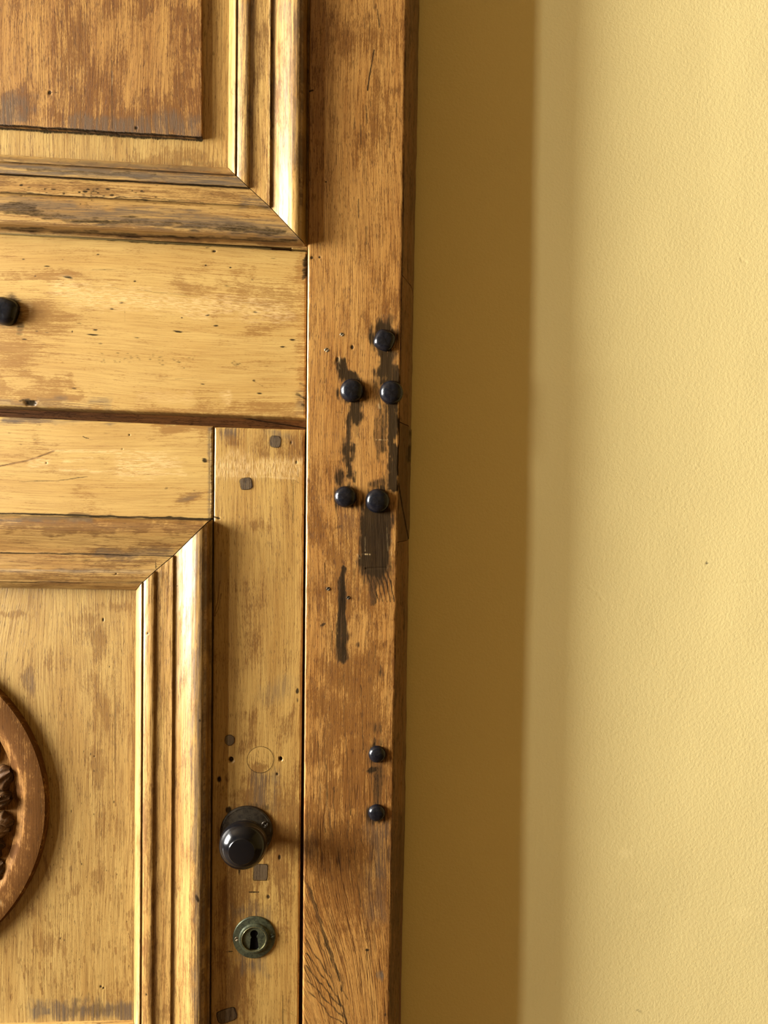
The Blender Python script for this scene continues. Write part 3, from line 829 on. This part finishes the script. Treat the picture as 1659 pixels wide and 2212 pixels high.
RAILF = [(1098, 150), (1180, 232), (500, 165), (320, 190), (240, 225), (352, 287), (300, 296), (650, 267), (690, 302), (1052, 262), (1293, 295), (1160, 327), (620, 412), (572, 444),
         (1060, 475), (1305, 462), (932, 490), (1105, 530), (408, 522), (495, 549), (368, 563), (910, 558), (240, 566), (220, 627), (985, 702), (1255, 676), (1445, 638), (1495, 600),
         (590, 807), (1327, 877), (1040, 830), (380, 850), (1300, 810), (190, 560), (940, 745), (1080, 118), (120, 190), (180, 275), (1400, 183), (515, 620), (125, 600), (700, 590)]
def rail_paint(P):
    P.flecks([(x / 2.37, 480 + y / 2.37) for x, y in RAILF], 5.5, 1.5, 'black', .85)
    P.ln('black', [(0, 501.5), (662, 539.5)], 4.5, .8, .8, 5); P.dot(463, 543, 4.2, 2.6, .9); P.el('black', 148, 601, 9, 3.2, .75, .6, 8, 6, .4)  # long black line: painted shadow of the fillet below the moulding
    for x, y, l in ((445, 574, 3), (262, 654, 5), (242, 667, 5), (448, 681, 6), (551, 675, 5), (632, 734, 7), (610, 749, 5), (384, 715, 12), (200, 723, 14), (205, 712, 6)):
        P.el('black', x, y, l, 1.9, .85, .8, 4, 3, 0); P.el('black', x + l, y + 1, l * 1.6, 1., .5, .8, 4, 3, 0)
    P.el('brown', 95, 690, 80, 40, .75, .8); P.el('brown', 110, 600, 60, 18, .75, .8); P.el('brown', 30, 760, 60, 60, .7, .8); P.rc('brown', 0, 820, 160, 885, .75, 15, 30)
    P.el('brown', 20, 600, 28, 16, .6); P.rc('brown', 370, 588, 470, 640, .5, 18, 30); P.rc('brown', 480, 600, 660, 700, .6, 24, 40); P.el('brown', 620, 620, 30, 30, .4)
    P.rc('brown', 640, 540, 664, 905, .55, 6, 10); P.rc('grey', 0, 862, 240, 886, .6, 5, 10); P.rc('grey', 640, 840, 664, 900, .5, 6, 8); P.rc('brown', 100, 870, 660, 905, .55, 6, 10)
    P.el('black', 18, 672, 32, 38, .6, .35, 0, 12, .5); P.el('black', 42, 705, 12, 22, .5); P.el('brown', 20, 700, 50, 60, .6)
    P.el('black', 66, 867, 14, 8, .85, .5, 15, 8, .4); P.el('black', 50, 862, 10, 4, .6); P.el('dent', 66, 867, 12, 6, .0015, .6)
    P.el('black', 285, 520, 18, 6, .75, .6, 5, 8, .5); P.rc('black', 100, 502, 130, 512, .6, 3, 6); P.rc('black', 655, 545, 666, 600, .75, 3, 8); P.rc('black', 0, 500, 664, 540, 0.0); P.el('black', 455, 531, 8, 5, .6)
    P.rc('black', 650, 870, 664, 885, .7, 4, 8); P.ln('black', [(640, 850), (662, 862)], 3, .55, .8, 8, .5); P.ln('black', [(648, 826), (662, 836)], 2.5, .5, .8, 8, .5)
    # scuffed streak of lighter, raised fibres
    P.ln('pale', [(130, 625), (300, 650), (420, 658), (540, 670), (610, 676)], 20, .8, .8, 16, .8); P.rc('pale', 150, 640, 360, 665, .7, 8, 10); P.ln('pale', [(580, 674), (608, 677)], 5, 1.)
    P.el('pale', 490, 860, 12, 12, .8); P.el('pale', 60, 670, 12, 12, .7); P.rc('pale', 300, 850, 420, 868, .35, 6, 10)
    # worn row of dots: remains of old print
    rnd = random.Random(2)
    for cx, w, hgt in ((223, 4, 14), (253, 8, 16), (282, 10, 22), (300, 4, 8), (330, 7, 10), (352, 8, 22), (381, 14, 14), (415, 8, 4), (514, 8, 10), (503, 8, 6), (272, 12, 6)):
        for _ in range(int(hgt / 2) + 2):
            P.el('black', cx + rnd.uniform(-w, w), 773 + rnd.uniform(-hgt, hgt) * .75 + (cx > 480) * 14, rnd.uniform(2.5, 5), rnd.uniform(1.3, 2.2), rnd.uniform(.25, .5), .9, 0, 3, 0)
    P.ln('black', [(269, 665), (270, 695)], 1., .4); P.ln('black', [(170, 615), (400, 637), (600, 664)], 1., .45, .8, 4); P.ln('black', [(150, 584), (250, 582)], 1., .4); P.ln('black', [(300, 826), (430, 815)], 1., .35)
    P.ln('black', [(545, 822), (568, 834)], 1.1, .5)
board('rail', vline(2 * MID_X - back(660, 700)[0]), pl((663, 540), (660.3, 903)), pl((0, 504), (662, 542)), pl((0, 877.5), (660, 903)), 0.0, up, M_RAIL, 'H', .030, .0024, rail_paint, lambda px, py: 7 * np.sin(px / 150. + py / 190.), rag=.0004)
def lip_paint(P):
    P.ln('black', [(520, 902), (600, 915), (662, 925)], 1.4, .9); P.ln('black', [(0, 890), (80, 895)], 1.2, .6)
board('rebate_strip', vline(2 * MID_X - back(660, 700)[0]), pl((664, 860), (661, 960), -.034), par(pl((0, 877), (660, 903), -.034), .02), par(pl((0, 905), (660, 930), -.034), -.02), -.034, up, M_EDGE, 'H', .02, .001, lip_paint)
stud(8, 671, 30, 0, True, 'faceted black iron stud on the wide honey rail above the door leaf', (1, 1), 91, .3)

# ------------------------------------------------------------------ lower door leaf
leaf = thing('door_1', 'lower wooden door leaf with black knob, keyhole plate and carved medallion', 'door', (-.44, 0, .02), 'structure')
LEAF_R = pl((658.5, 928), (645, 2212))
ST_L = pl((462.5, 922), (455, 2212))
def stile_paint(P):
    P.rc('grey', 480, 922, 510, 945, .8, 8, 10); P.rc('brown', 483, 930, 515, 970, .75, 8, 12); P.rc('brown', 545, 940, 580, 990, .6, 10, 16); P.rc('grey', 575, 930, 630, 950, .7, 8, 10)
    P.rc('brown', 600, 930, 658, 1000, .55, 12, 14)
    P.rc('pale', 466, 992, 655, 1030, .85, 8, 6, .7); P.ln('pale', [(468, 1027), (545, 1029), (640, 1034)], 2.2, .9, .7, 3, .5); P.rc('pale', 490, 980, 540, 1000, .6, 8, 8, .8)
    P.dot(629, 956, 2, 4, .8); P.dot(640, 999, 2, 4, .8); P.el('pale', 643, 1007, 3, 3, 1., .5, 0, 0, 0); P.ln('black', [(643, 1010), (644, 1030)], 1.6, .55)
    P.ln('black', [(633, 1036), (633, 1130)], .9, .6); P.ln('black', [(633, 1036), (657, 1049)], .9, .5); P.el('brown', 560, 1135, 30, 18, .5)
    P.ln('black', [(461, 1116), (474, 1120)], 2.2, .8); P.dot(472, 1120, 3, 3, .7)
    P.ln('brown', [(475, 1255), (470, 1300), (462, 1330)], 1.4, .9); P.ln('black', [(478, 1282), (472, 1315), (462, 1334), (461, 1380)], 1.2, .55)
    P.rc('brown', 530, 1270, 570, 1440, .45, 16, 24); P.rc('brown', 520, 1545, 550, 1620, .75, 12, 14); P.rc('brown', 600, 1540, 650, 1600, .45, 14, 20); P.rc('brown', 500, 1680, 652, 1900, .75, 24, 30)
    P.rc('grey', 545, 1660, 600, 1740, .75, 14, 18); P.rc('brown', 600, 1720, 652, 1850, .7, 16, 20); P.rc('grey', 500, 1960, 580, 1985, .85, 12, 14); P.rc('grey', 520, 2060, 575, 2100, .85, 12, 14)
    P.rc('brown', 470, 1880, 560, 2010, .7, 20, 20); P.rc('brown', 470, 2060, 545, 2212, .7, 24, 24); P.rc('brown', 580, 1860, 650, 2000, .4, 20, 24); P.el('brown', 500, 1990, 20, 60, .6)
    P.dot(499.5, 1641.5, 5, 5.5, 1., .004); P.dot(607, 1639, 3.6, 4.2, 1., .003); P.dot(473, 1685, 3.8, 6.5, .95, .003); P.dot(598.5, 1672, 2.4, 3.5, .9); P.dot(603.5, 1852, 2.6, 5.5, .9); P.dot(579, 1937, 3.4, 5, .85)
    P.ln('black', [(517, 1872), (518, 1890)], 3.2, .75, .5, 3, 0, 1.); P.ln('black', [(538, 1927), (559, 1927)], 1.1, .9); P.rc('brown', 537, 1914, 548, 1926, .9, 2, 2, 0)
    P.ln('black', [(578, 1906), (577, 1940)], .9, .5); P.ln('black', [(611, 2150), (611, 2212)], 1.1, .75); P.ln('black', [(612, 2180), (640, 2196)], .8, .5); P.ln('black', [(490, 2056), (502, 2055)], 1.2, .8)
    P.el('black', 493, 1752, 7, 8, .8, .5, 0, 5, .3); P.el('black', 643, 1492, 3.5, 6, .85, .6, 0, 4, 0); P.el('black', 643, 1512, 2, 6, .6, .6, 0, 4, 0)
    P.el('grey', 470, 1250, 20, 60, .3); P.el('grey', 600, 1490, 40, 20, .45, .7, -30, 14, .5); P.el('black', 560, 1742, 34, 10, .5, .6, 10, 8, .5)
    P.rc('black', 500, 1970, 585, 1985, .25, 10, 10); P.c['ring'] += .15
    P.el('black', 445 + 190, 1920, 6, 8, .3)
board('stile', ST_L, LEAF_R, pl((463, 922.3), (657, 928)), hz(.025), 0.0, leaf, M_STILE, 'V', .04, .0024, stile_paint, lambda px, py: 5 * np.sin(py / 130. + px / 90.))
def toprail_paint(P):
    P.ln('black', [(0, 1108.5), (460, 1122)], 2.2, .95, .7, 2, .2); P.ln('black', [(150, 1112), (300, 1118), (455, 1123)], 3.5, .6, .8, 5, .9)
    P.rc('grey', 0, 900, 470, 914, .95, 4, 6, .5); P.rc('brown', 330, 914, 460, 928, .85, 6, 10); P.rc('brown', 0, 902, 110, 912, .7, 5, 8)
    P.rc('grey', 449, 922, 460, 1125, .7, 3, 3); P.ln('black', [(452, 925), (452, 1120)], 1.1, .5); P.ln('pale', [(458.5, 930), (456.5, 1115)], 2.4, .95, .6, 2, .2)
    P.el('black', 443, 993, 6, 6, .75, .6, 0, 6, .3); P.el('brown', 450, 993, 9, 5, .8); P.rc('brown', 430, 930, 455, 960, .5, 6, 8)
    P.dot(280, 940, 1.8, 1.8, .9); P.dot(100, 1000.5, 1.8, 1.8, .9); P.ln('black', [(179, 943), (186, 946), (192, 947)], 1.2, .85); P.el('black', 360, 1057, 5, 2.5, .6); P.dot(265, 970, 1.5, 1.2, .7)
    P.ln('brown', [(0, 1007), (60, 995), (117, 974)], 1.8, 1.); P.ln('black', [(0, 1007), (60, 995), (117, 974)], 1.2, .55, .8, 3, .3); P.ln('black', [(40, 1042), (110, 1040), (190, 1030)], 1.2, .5, .8, 4, .4)
    P.rc('pale', 252, 978, 385, 1025, .85, 10, 10, .7); P.rc('pale', 60, 992, 105, 1018, .75, 6, 10, .8); P.ln('pale', [(110, 972), (200, 976), (345, 978)], 3, .75, .7, 4, .8); P.ln('pale', [(140, 996), (200, 992)], 3, .7, .7, 4, .7); P.ln('pale', [(130, 1014), (320, 1024), (400, 1026)], 3, .7, .7, 4, .8)
    P.el('brown', 405, 1080, 34, 10, .9, .7, -25, 10, .6); P.el('grey', 408, 1076, 24, 7, .6, .7, -25, 10, .6); P.el('brown', 185, 1066, 25, 18, .3); P.el('brown', 75, 948, 8, 16, .35)
    P.rc('brown', 150, 1100, 250, 1116, .3, 5, 10); P.flecks([(75, 950), (80, 918), (85, 918), (20, 935), (45, 960), (180, 1088), (60, 1070), (300, 1095), (420, 1060)], 4, 1.1, 'black', .6)
board('rail', vline(2 * MID_X - back(460, 1000)[0]), pl((461, 920), (459.5, 1125)), pl((0, 900), (460, 920.5)), par(pl((0, 1108), (460, 1121.5)), -.004), 0.0005, leaf, M_RAIL, 'H', .03, .0026, toprail_paint, lambda px, py: 4 * np.sin(px / 170. + 1))
board('stile', vline(2 * MID_X - back(652, 1600)[0]), vline(2 * MID_X - back(459, 1600)[0]), par(pl((0, 900), (460, 920.5)), 0), hz(.025), 0.0, leaf, M_STILE, 'V', .04, .0024)
Z_BM = back(450, 2362, 0)[2]
board('rail', vline(2 * MID_X - back(459, 1600)[0]), vline(back(454, 2300)[0]), (np.array([MID_X, Z_BM + .012]), np.array([MID_X + 1, Z_BM + .012 - math.tan(TILT)])), hz(.025), 0.0, leaf, M_RAIL, 'H', .03, .002)

def panel_paint(P):
    for x, y, rx, ry, s in ((245, 1310, 50, 10, .55), (185, 1335, 35, 14, .6), (190, 1350, 25, 25, .5), (215, 1390, 18, 40, .7), (110, 1430, 18, 30, .55), (70, 1470, 14, 30, .8), (20, 1327, 48, 7, .8), (200, 1480, 35, 20, .5),
                            (222, 1540, 22, 50, .85), (215, 1650, 20, 45, .9), (222, 1770, 16, 50, .7), (212, 1880, 14, 50, .75), (100, 2040, 24, 26, .85), (130, 2045, 8, 30, .8), (66, 1975, 16, 12, .8), (160, 1920, 8, 18, .8), (245, 2150, 14, 40, .8), (255, 1500, 14, 60, .5), (30, 1330, 16, 9, .7)):
        P.el('brown', x, y, rx, ry, s, .8, 0, 24, .6)
    P.el('grey', 68, 1470, 12, 26, .6, .7, -12, 12, .6)
    P.rc('grey', 60, 2165, 292, 2203, .9, 8, 14, .7); P.rc('black', 150, 2166, 270, 2194, .35, 8, 18, .9); P.rc('brown', 90, 2165, 292, 2200, .6, 8, 14)
    P.dot(223, 1339, 1.8, 4, .95); P.dot(218, 2132, 2.2, 3, .8); P.dot(224, 2135, 2.2, 2.6, .75); P.dot(204, 1634, 1.6, 1.6, .9)
    P.ln('black', [(15, 1410), (8, 1470)], 1.5, .55); P.ln('brown', [(248, 1490), (249, 1600), (249, 1740)], 2, 1.); P.ln('black', [(249, 1500), (249, 1690)], 1., .5, .8, 2, .3)
    P.rc('brown', 284, 1280, 293, 2200, .6, 3, 3); P.ln('brown', [(95, 1850), (104, 1900)], 3, .9, .8, 4, .5); P.rc('brown', 288, 1450, 293, 2150, .9, 2, 3)
    rnd = random.Random(5)
    for _ in range(60):
        x, y = rnd.uniform(10, 285), rnd.uniform(1820, 2160)
        P.ln('brown', [(x, y - 6), (x + 1, y + 6)], rnd.uniform(1, 2.2), .9, .8)
    for _ in range(45):
        x, y = rnd.uniform(110, 285), rnd.uniform(1420, 2150); P.el('black', x, y, 1.3, rnd.uniform(2, 4), .6, .7, 0, 0, 0)
    P.c['ring'] += .12
def panel_warp(px, py): return 26 * np.exp(-((px - 10) / 70.) ** 2) * np.sin((py - 1300) / 130.) * np.exp(-np.maximum(py - 1600, 0) / 150.) + 3 * np.sin(py / 150.)
PTOP, PBOT = pl((0, 1111), (460, 1123.5), BED), pl((0, 2355), (290, 2353), BED)
board('panel', mirror(460, 1700, BED), pl((464, 1000), (458, 2212), BED), PTOP, PBOT, BED, leaf, M_BED, 'V', .012, .0004, panel_paint, panel_warp)
pz = (back(290, 1275, BED)[2] + back(290, 2203, BED)[2]) / 2
pcx = MID_X
pcz = pz + (back(290, 1740, BED)[0] - MID_X) * math.tan(TILT)
def mv_lo(P):
    P.c['brown'] = np.maximum(P.c['brown'], .25 * sst(.45, .62, fbm(P.x / 7, P.y / 60, 61, 3)))
    P.rc('grey', 418, 1150, 445, 2212, .75, 6, 10); P.rc('brown', 438, 1130, 455, 2212, .5, 5, 8); P.rc('brown', 405, 1480, 440, 1760, .2, 10, 20); P.rc('brown', 400, 1820, 440, 2212, .4, 12, 20)
    P.ln('pale', [(374, 1205), (370, 2212)], 1.2, .8); P.ln('pale', [(297, 1280), (294, 2212)], 1.6, .5); P.rc('brown', 311, 1690, 332, 2212, .5, 4, 8); P.ln('black', [(354, 1267), (385, 1266)], .9, .5)
    P.el('black', 425, 1941, 4, 10, .85, .6, -20, 6, .3); P.dot(319, 1368, 2, 3, .8); P.dot(316, 2149, 2, 3, .8); P.rc('black', 450, 1130, 462, 1300, .35, 3, 4); P.ln('black', [(356, 1700), (357, 2212)], 1., .3)
    P.rc('brown', 340, 2170, 370, 2212, .7, 6, 10); P.el('black', 432, 1557, 3, 4, .7, .6, 0, 3, 0)
def mh_lo(P):
    P.ln('black', [(0, 1111), (456, 1123)], 2.0, .85, .7, 2, .3)
    P.ln('black', [(0, 1194.5), (200, 1197), (372, 1201.5)], 1.7, .7, .8, 2, .3); P.ln('black', [(0, 1257.5), (305, 1259)], 1.5, .6, .8, 2, .3); P.ln('pale', [(0, 1232), (335, 1234)], 1.5, .6, .8, 2, .3); P.ln('black', [(0, 1274), (293, 1275)], 1.6, .5, .8, 2, .3)  # painted profile shading: dark groove lines, light line on the bead edge
    P.rc('brown', 0, 1122, 440, 1150, .75, 7, 14, .7); P.rc('grey', 0, 1112, 200, 1128, .85, 4, 8); P.rc('grey', 200, 1185, 380, 1202, .7, 4, 8, .7); P.rc('brown', 190, 1180, 370, 1200, .6, 4, 8, .7)
    P.rc('grey', 0, 1229, 340, 1238, .75, 3, 4); P.rc('brown', 0, 1236, 320, 1252, .6, 4, 8); P.rc('brown', 180, 1205, 350, 1228, .5, 5, 10); P.rc('brown', 0, 1258, 300, 1274, .5, 4, 6)
    P.ln('black', [(336, 1212), (337, 1228)], 1.2, .7); P.dot(251, 1240, 2, 1.6, .8); P.el('brown', 181, 1253, 6, 3, 1.); P.rc('black', 0, 1106, 460, 1114, .55, 2.5, 4, .5); P.ln('black', [(0, 1172), (130, 1165), (300, 1165)], .9, .35, .8, 3)
KX = [293.5, 306, 310, 334, 373.5, 449.5, 459]
frame_lo = moulding_frame(leaf, M_MOULD, KX, [1275, 1259, 1256.5, 1234, 1201, 1127, 1121], REFK, (pcx, pcz), -1, .84, {'right': mv_lo, 'near': mh_lo})

# wooden pegs and plugs
def peg(px, py, w, hgt, rot, sq, mat, proud=.0005, name='peg', label=None, wob=.10):
    th = np.linspace(0, 2 * math.pi, 36, endpoint=False)
    c, s = np.cos(th), np.sin(th)
    p = sq
    rx = np.sign(c) * np.abs(c) ** (2 / p); rz = np.sign(s) * np.abs(s) ** (2 / p)
    jit = 1 + wob * (fbm(c * 1.7 + px, s * 1.7 + py, 3, 2) - .5)
    x, z = rx * w / 2 * jit, rz * hgt / 2 * jit
    a = math.radians(-rot)
    x, z = x * math.cos(a) - z * math.sin(a), x * math.sin(a) + z * math.cos(a)
    ctr = back(px, py, 0)
    S = .000542
    rings = []
    for k, hh in ((1.06, -.0012), (1.0, -.0006), (.97, proud), (.7, proud * 1.1), (.4, proud), (.12, proud * 1.1)):
        rings.append(np.stack([ctr[0] + x * S * k, np.full_like(x, -hh), ctr[2] + z * S * k], 1))
    V = np.concatenate(rings); n = 36; m = len(rings)
    ix = np.arange(m * n).reshape(m, n); nx = np.roll(ix, -1, 1)
    q = np.stack([ix[:-1], nx[:-1], nx[1:], ix[1:]], -1).reshape(-1, 4)
    o = finish(name, V, [q, ix[-1][None]], leaf, mat, 'V', None, 40)
    fix_normals(o.data)
    if label: o['label'] = label
    # dark joint round it
    ring = []
    for k, hh in ((1.0, .0001), (1.055, .00012)):
        ring.append(np.stack([ctr[0] + x * S * k, np.full_like(x, -hh - .00045), ctr[2] + z * S * k], 1))
    V = np.concatenate(ring)
    q = np.stack([np.arange(n), np.roll(np.arange(n), -1), np.roll(np.arange(n), -1) + n, np.arange(n) + n], -1)
    me = fast_mesh('joint_line', V - base_of(o) - base_of(None), [q], None)
    j = link('joint_line', me, M_VOID, o)
    j.parent = o
    me.transform(Matrix.Translation((0, 0, 0)))
    fix_normals(me)
    return o
peg(594.5, 954, 23, 24, 5, 3.2, M_PEG)
peg(531.5, 1045, 25, 24.5, -8, 3.4, M_PEG)
peg(496, 1598.5, 20, 22, 0, 2.1, M_PEG)
peg(490, 2193, 40, 28, -16, 4.0, M_PEG)
peg(562.5, 1884, 29.5, 34, 2, 9, M_PEG, .0004, 'square_patch', 'small square grey-brown wood patch under the knob', .03)

# the larger round plug, cut along its own grain, with a hairline joint
def plug():
    o = lathe_obj('round_plug', [(.0155, -.002), (.0151, .0002), (.010, .00045), (.005, .0005), (.0002, .0005)], back(562.5, 1641, 0), leaf, (M_STILE, 'V', lambda P: (P.rc('brown', 535, 1650, 590, 1672, .9, 8, 10), P.ln('black', [(557, 1615), (559, 1668)], 1., .5))), 48)
    fix_normals(o.data)
    c = back(562.5, 1641, 0)
    V, F = lathe([(.01525, .0004), (.0154, .0005), (.0156, .0004)], 48)
    me = fast_mesh('joint_line', V + c - base_of(o), F, None)
    link('joint_line', me, M_VOID, o)
plug()

# medallion: dished ring with carved foliage inside
med_c = np.array([MED_O[0], -BED, MED_O[1]])
def med_paint(P):
    d = np.hypot(P.x + 249, P.y - 1746)
    P.c['brown'] += .75 * sst(298, 308, d + 10 * P.wx) * (.55 + .9 * (fbm(P.x / 16, P.y / 16, 8, 3) - .3))
    for x, y, rx, ry in ((70, 1580, 14, 50), (80, 1690, 12, 45), (85, 1760, 12, 60), (70, 1850, 12, 50), (40, 1900, 20, 30), (20, 1560, 26, 30), (90, 1730, 8, 30), (30, 1840, 14, 14), (36, 1720, 10, 20), (30, 1650, 8, 20)):
        P.el('brown', x, y, rx, ry, .9, .8, 0, 16, .5)
    P.el('black', 68, 1722, 9, 10, .5); P.el('pale', 6, 1950, 5, 5, .5); P.el('black', 92, 1745, 6, 40, .25)
def rpx(x): return abs(xz(x, 1746, -.002)[0] - MED_O[0])
r0, r1, r2, r3 = MED_R, rpx(52), rpx(38), rpx(33)
med = lathe_obj('medallion', [(r0 + .0011, -.0005), (r0 + .0006, .0040), (r0 + .0002, .0066), (r0 - .0004, .0077), (r0 - .0016, .0084), (r0 - .006, .0088), ((r0 + r1) / 2, .0089), (r1 + .003, .0086), (r1, .0080),
                              ((r1 * 2 + r2) / 3, .0068), ((r1 + 2 * r2) / 3, .0057), (r2, .0052), (r2 - .0012, .0049), (r3 + .0004, .0032), (r3, .0018), (r3 - .006, .0014), (.10, .0014), (.04, .0014), (.0005, .0014)],
                med_c, leaf, (M_MEDAL, 'V', med_paint), 360, .003, 25)
fix_normals(med.data)
med['label'] = 'round brown medallion with dished rim and carved foliage'

def leaf_lobe(name, cx, cy, length, width, ang, height, curl, mat, parent, z0=.0014, veins=3, seed=0):
    """a carved acanthus lobe: raised, ribbed, curling over at the tip. cx,cy metres from the medallion centre"""
    nu, nv = 26, 17
    u = np.linspace(0, 1, nu)[:, None]; v = np.linspace(-1, 1, nv)[None]
    wid = width * (np.sin(np.pi * np.clip(u * .86 + .10, 0, 1)) ** .7) * (1 + .10 * np.sin(u * 19 + seed))
    x = u * length + 0 * v
    y = v * wid / 2
    prof = height * (np.sin(np.pi * np.clip(u * .8 + .12, 0, 1)) ** .8 + curl * u ** 3)
    hgt = z0 + prof * np.sqrt(np.clip(1 - v ** 2, 0, 1)) * (1 + .10 * np.cos(v * np.pi * veins)) * (1 - .0 * u)
    hgt = hgt + (fbm(x * 160 + seed, y * 160 + seed, seed, 3) - .5) * .0016 * np.sqrt(np.clip(1 - v ** 2, 0, 1))
    a = math.radians(ang)
    X = cx + x * math.cos(a) - y * math.sin(a); Z = cy + x * math.sin(a) + y * math.cos(a)
    V = np.stack([med_c[0] + X, med_c[1] - hgt, med_c[2] + Z], -1).reshape(-1, 3)
    ix = np.arange(nu * nv).reshape(nu, nv)
    q = np.stack([ix[:-1, :-1], ix[:-1, 1:], ix[1:, 1:], ix[1:, :-1]], -1).reshape(-1, 4)
    o = finish(name, V, [q], parent, mat, 'V', lambda P: P.c['grey'].__iadd__(.35 * fbm(P.x / 9, P.y / 9, seed + 4, 3)), 50)
    fix_normals(o.data)
    return o
for k in range(8):
    a = 45 * k
    leaf_lobe('carved_leaf', .022 * math.cos(math.radians(a)), .022 * math.sin(math.radians(a)), .075, .046, a, .015, .3, M_CARVE, med, seed=40 + k)
def at(px, py):
    q = xz(px, py, -.004)
    return q[0] - MED_O[0], q[1] - MED_O[1]
# the lobes that show at the edge of the picture
for (px, py, ln_, wd, an, hg, cu, sd) in ((-40, 1705, .038, .034, 32, .010, .4, 60), (-45, 1735, .036, .026, 10, .013, .5, 61), (-22, 1766, .027, .018, -18, .010, .3, 62), (-45, 1790, .034, .024, -4, .012, .3, 63), (-50, 1860, .040, .040, 62, .011, .2, 64),
                                          (-42, 1655, .034, .028, 70, .008, .2, 65), (-12, 1727, .012, .008, 30, .014, .6, 66), (-36, 1900, .028, .03, 40, .008, .2, 67)):
    mx, mz = at(px, py)
    for k in range(5):                                         # the same spray five times round the garland
        ph = math.radians(72 * k)
        leaf_lobe('carved_leaf', mx * math.cos(ph) - mz * math.sin(ph), mx * math.sin(ph) + mz * math.cos(ph), ln_, wd, an + 72 * k, hg, cu, M_CARVE, med, seed=sd + 20 * k)
lathe_obj('carved_boss', [(.030, .0014), (.029, .010), (.024, .017), (.018, .0185), (.015, .016), (.010, .019), (.0004, .020)], med_c, med, (M_CARVE, 'V'), 48, .04, 40)

# door knob with its rose
ROSE = back(532, 1798, .002); ROSE[1] = 0
knob_set = thing('doorknob', 'round black doorknob on a dark bronze backing rose, above the keyhole', 'doorknob', tuple(ROSE))
knob = lathe_obj('knob', [(.0125, .003), (.0118, .010), (.0115, .020), (.0125, .0235), (.018, .0265), (.0238, .0292), (.0262, .0312), (.0268, .0330), (.0266, .0338), (.0258, .0342), (.0258, .0348), (.0265, .0352),
                               (.0264, .0372), (.0257, .0400), (.0243, .0430), (.0222, .0460), (.0196, .0486), (.0166, .0506), (.0151, .0512), (.0147, .0515), (.0146, .0522), (.0140, .0527), (.010, .0531), (.005, .0533), (.0002, .0533)],
                 ROSE, knob_set, M_KNOB, 72, 0., 30)
rose = lathe_obj('rosette', [(.0306, -.001), (.0304, .0016), (.0296, .0026), (.0284, .0030), (.0278, .0027), (.0255, .0033), (.020, .0042), (.0165, .0047), (.0155, .0062), (.0135, .0066), (.0120, .0066), (.0118, .0040)], ROSE, knob_set, M_ROSE, 72, 0., 30)
rose['label'] = 'dark bronze backing rose'
sc1 = screw(572, 1781, 7.0, .0036, knob_set, M_ROSE, 45., .0011)

# keyhole escutcheon
KEY = back(549, 2026, .002); KEY[1] = 0
esc = thing('keyhole_escutcheon', 'round green-grey metal keyhole escutcheon on the door stile below the knob', 'keyhole plate', tuple(KEY))
lathe_obj('plate', [(.0248, -.001), (.0246, .0010), (.0238, .0018), (.0215, .0023), (.0188, .0028), (.0178, .0030), (.0174, .0040), (.0166, .0046), (.0155, .0050), (.0146, .0051), (.0141, .0050), (.0139, .0044), (.0139, .0026), (.0138, .0022)], KEY, esc, M_PATINA, 72, .004, 30)
ring = lathe_obj('rim', [(.0145, .0050), (.0141, .0053), (.0136, .0050), (.0135, .0030)], KEY, esc, M_PATINA_RIM, 64)
ring['label'] = 'worn brass inner rim'
def key_disc():
    """disc with the keyhole really cut through it, and the dark lock behind"""
    S = .000542
    kp = []
    for t in np.linspace(-50, 230, 22): kp.append((8.4 * math.cos(math.radians(t)), 10 + 8.6 * math.sin(math.radians(t))))
    kp += [(-7.2, 0), (-8.4, -14), (-9.6, -25), (-4, -27), (4, -27), (10.5, -22), (9, -12), (7.4, 0)]
    kp = np.array(kp) * S
    n = 96
    ang = np.linspace(0, 2 * math.pi, n, endpoint=False)
    cen = kp.mean(0) * [0, 1]
    seg = np.concatenate([kp, kp[:1]])
    inner = []
    for a in ang:
        d = np.array([math.cos(a), math.sin(a)]); best = None
        for p, q in zip(seg[:-1], seg[1:]):
            e = q - p; den = d[0] * e[1] - d[1] * e[0]
            if abs(den) < 1e-12: continue
            w = p - cen
            t = (w[0] * e[1] - w[1] * e[0]) / den; s = (w[0] * d[1] - w[1] * d[0]) / den
            if t > 0 and -1e-6 <= s <= 1 + 1e-6 and (best is None or t < best): best = t
        inner.append(cen + d * (best or .004))
    inner = np.array(inner)
    outer = np.stack([np.cos(ang), np.sin(ang)], 1) * .01385
    V = []
    for pts, hh in ((outer, .0034), ((outer + inner) / 2, .0037), (inner, .0036), (inner, -.004)):
        V.append(np.stack([KEY[0] + pts[:, 0], np.full(n, -hh), KEY[2] + pts[:, 1]], 1))
    V = np.concatenate(V)
    ix = np.arange(4 * n).reshape(4, n); nx = np.roll(ix, -1, 1)
    q = np.stack([ix[:-1], nx[:-1], nx[1:], ix[1:]], -1).reshape(-1, 4)
    me = fast_mesh('keyhole_disc', V - base_of(esc), [q], 40); fix_normals(me)
    link('keyhole_disc', me, M_PATINA, esc)
    V = np.stack([KEY[0] + outer[:, 0], np.full(n, -.0008), KEY[2] + outer[:, 1]], 1)
    me = fast_mesh('lock_interior', V - base_of(esc), [np.arange(n)[None]], None); fix_normals(me)
    link('lock_interior', me, M_VOID, esc)
key_disc()
screw(511.6, 2028.4, 4.8, .0024, esc, M_SCREW, 20., .0007)
screw(587.6, 2021.5, 4.8, .0024, esc, M_PATINA, 20., .0007)
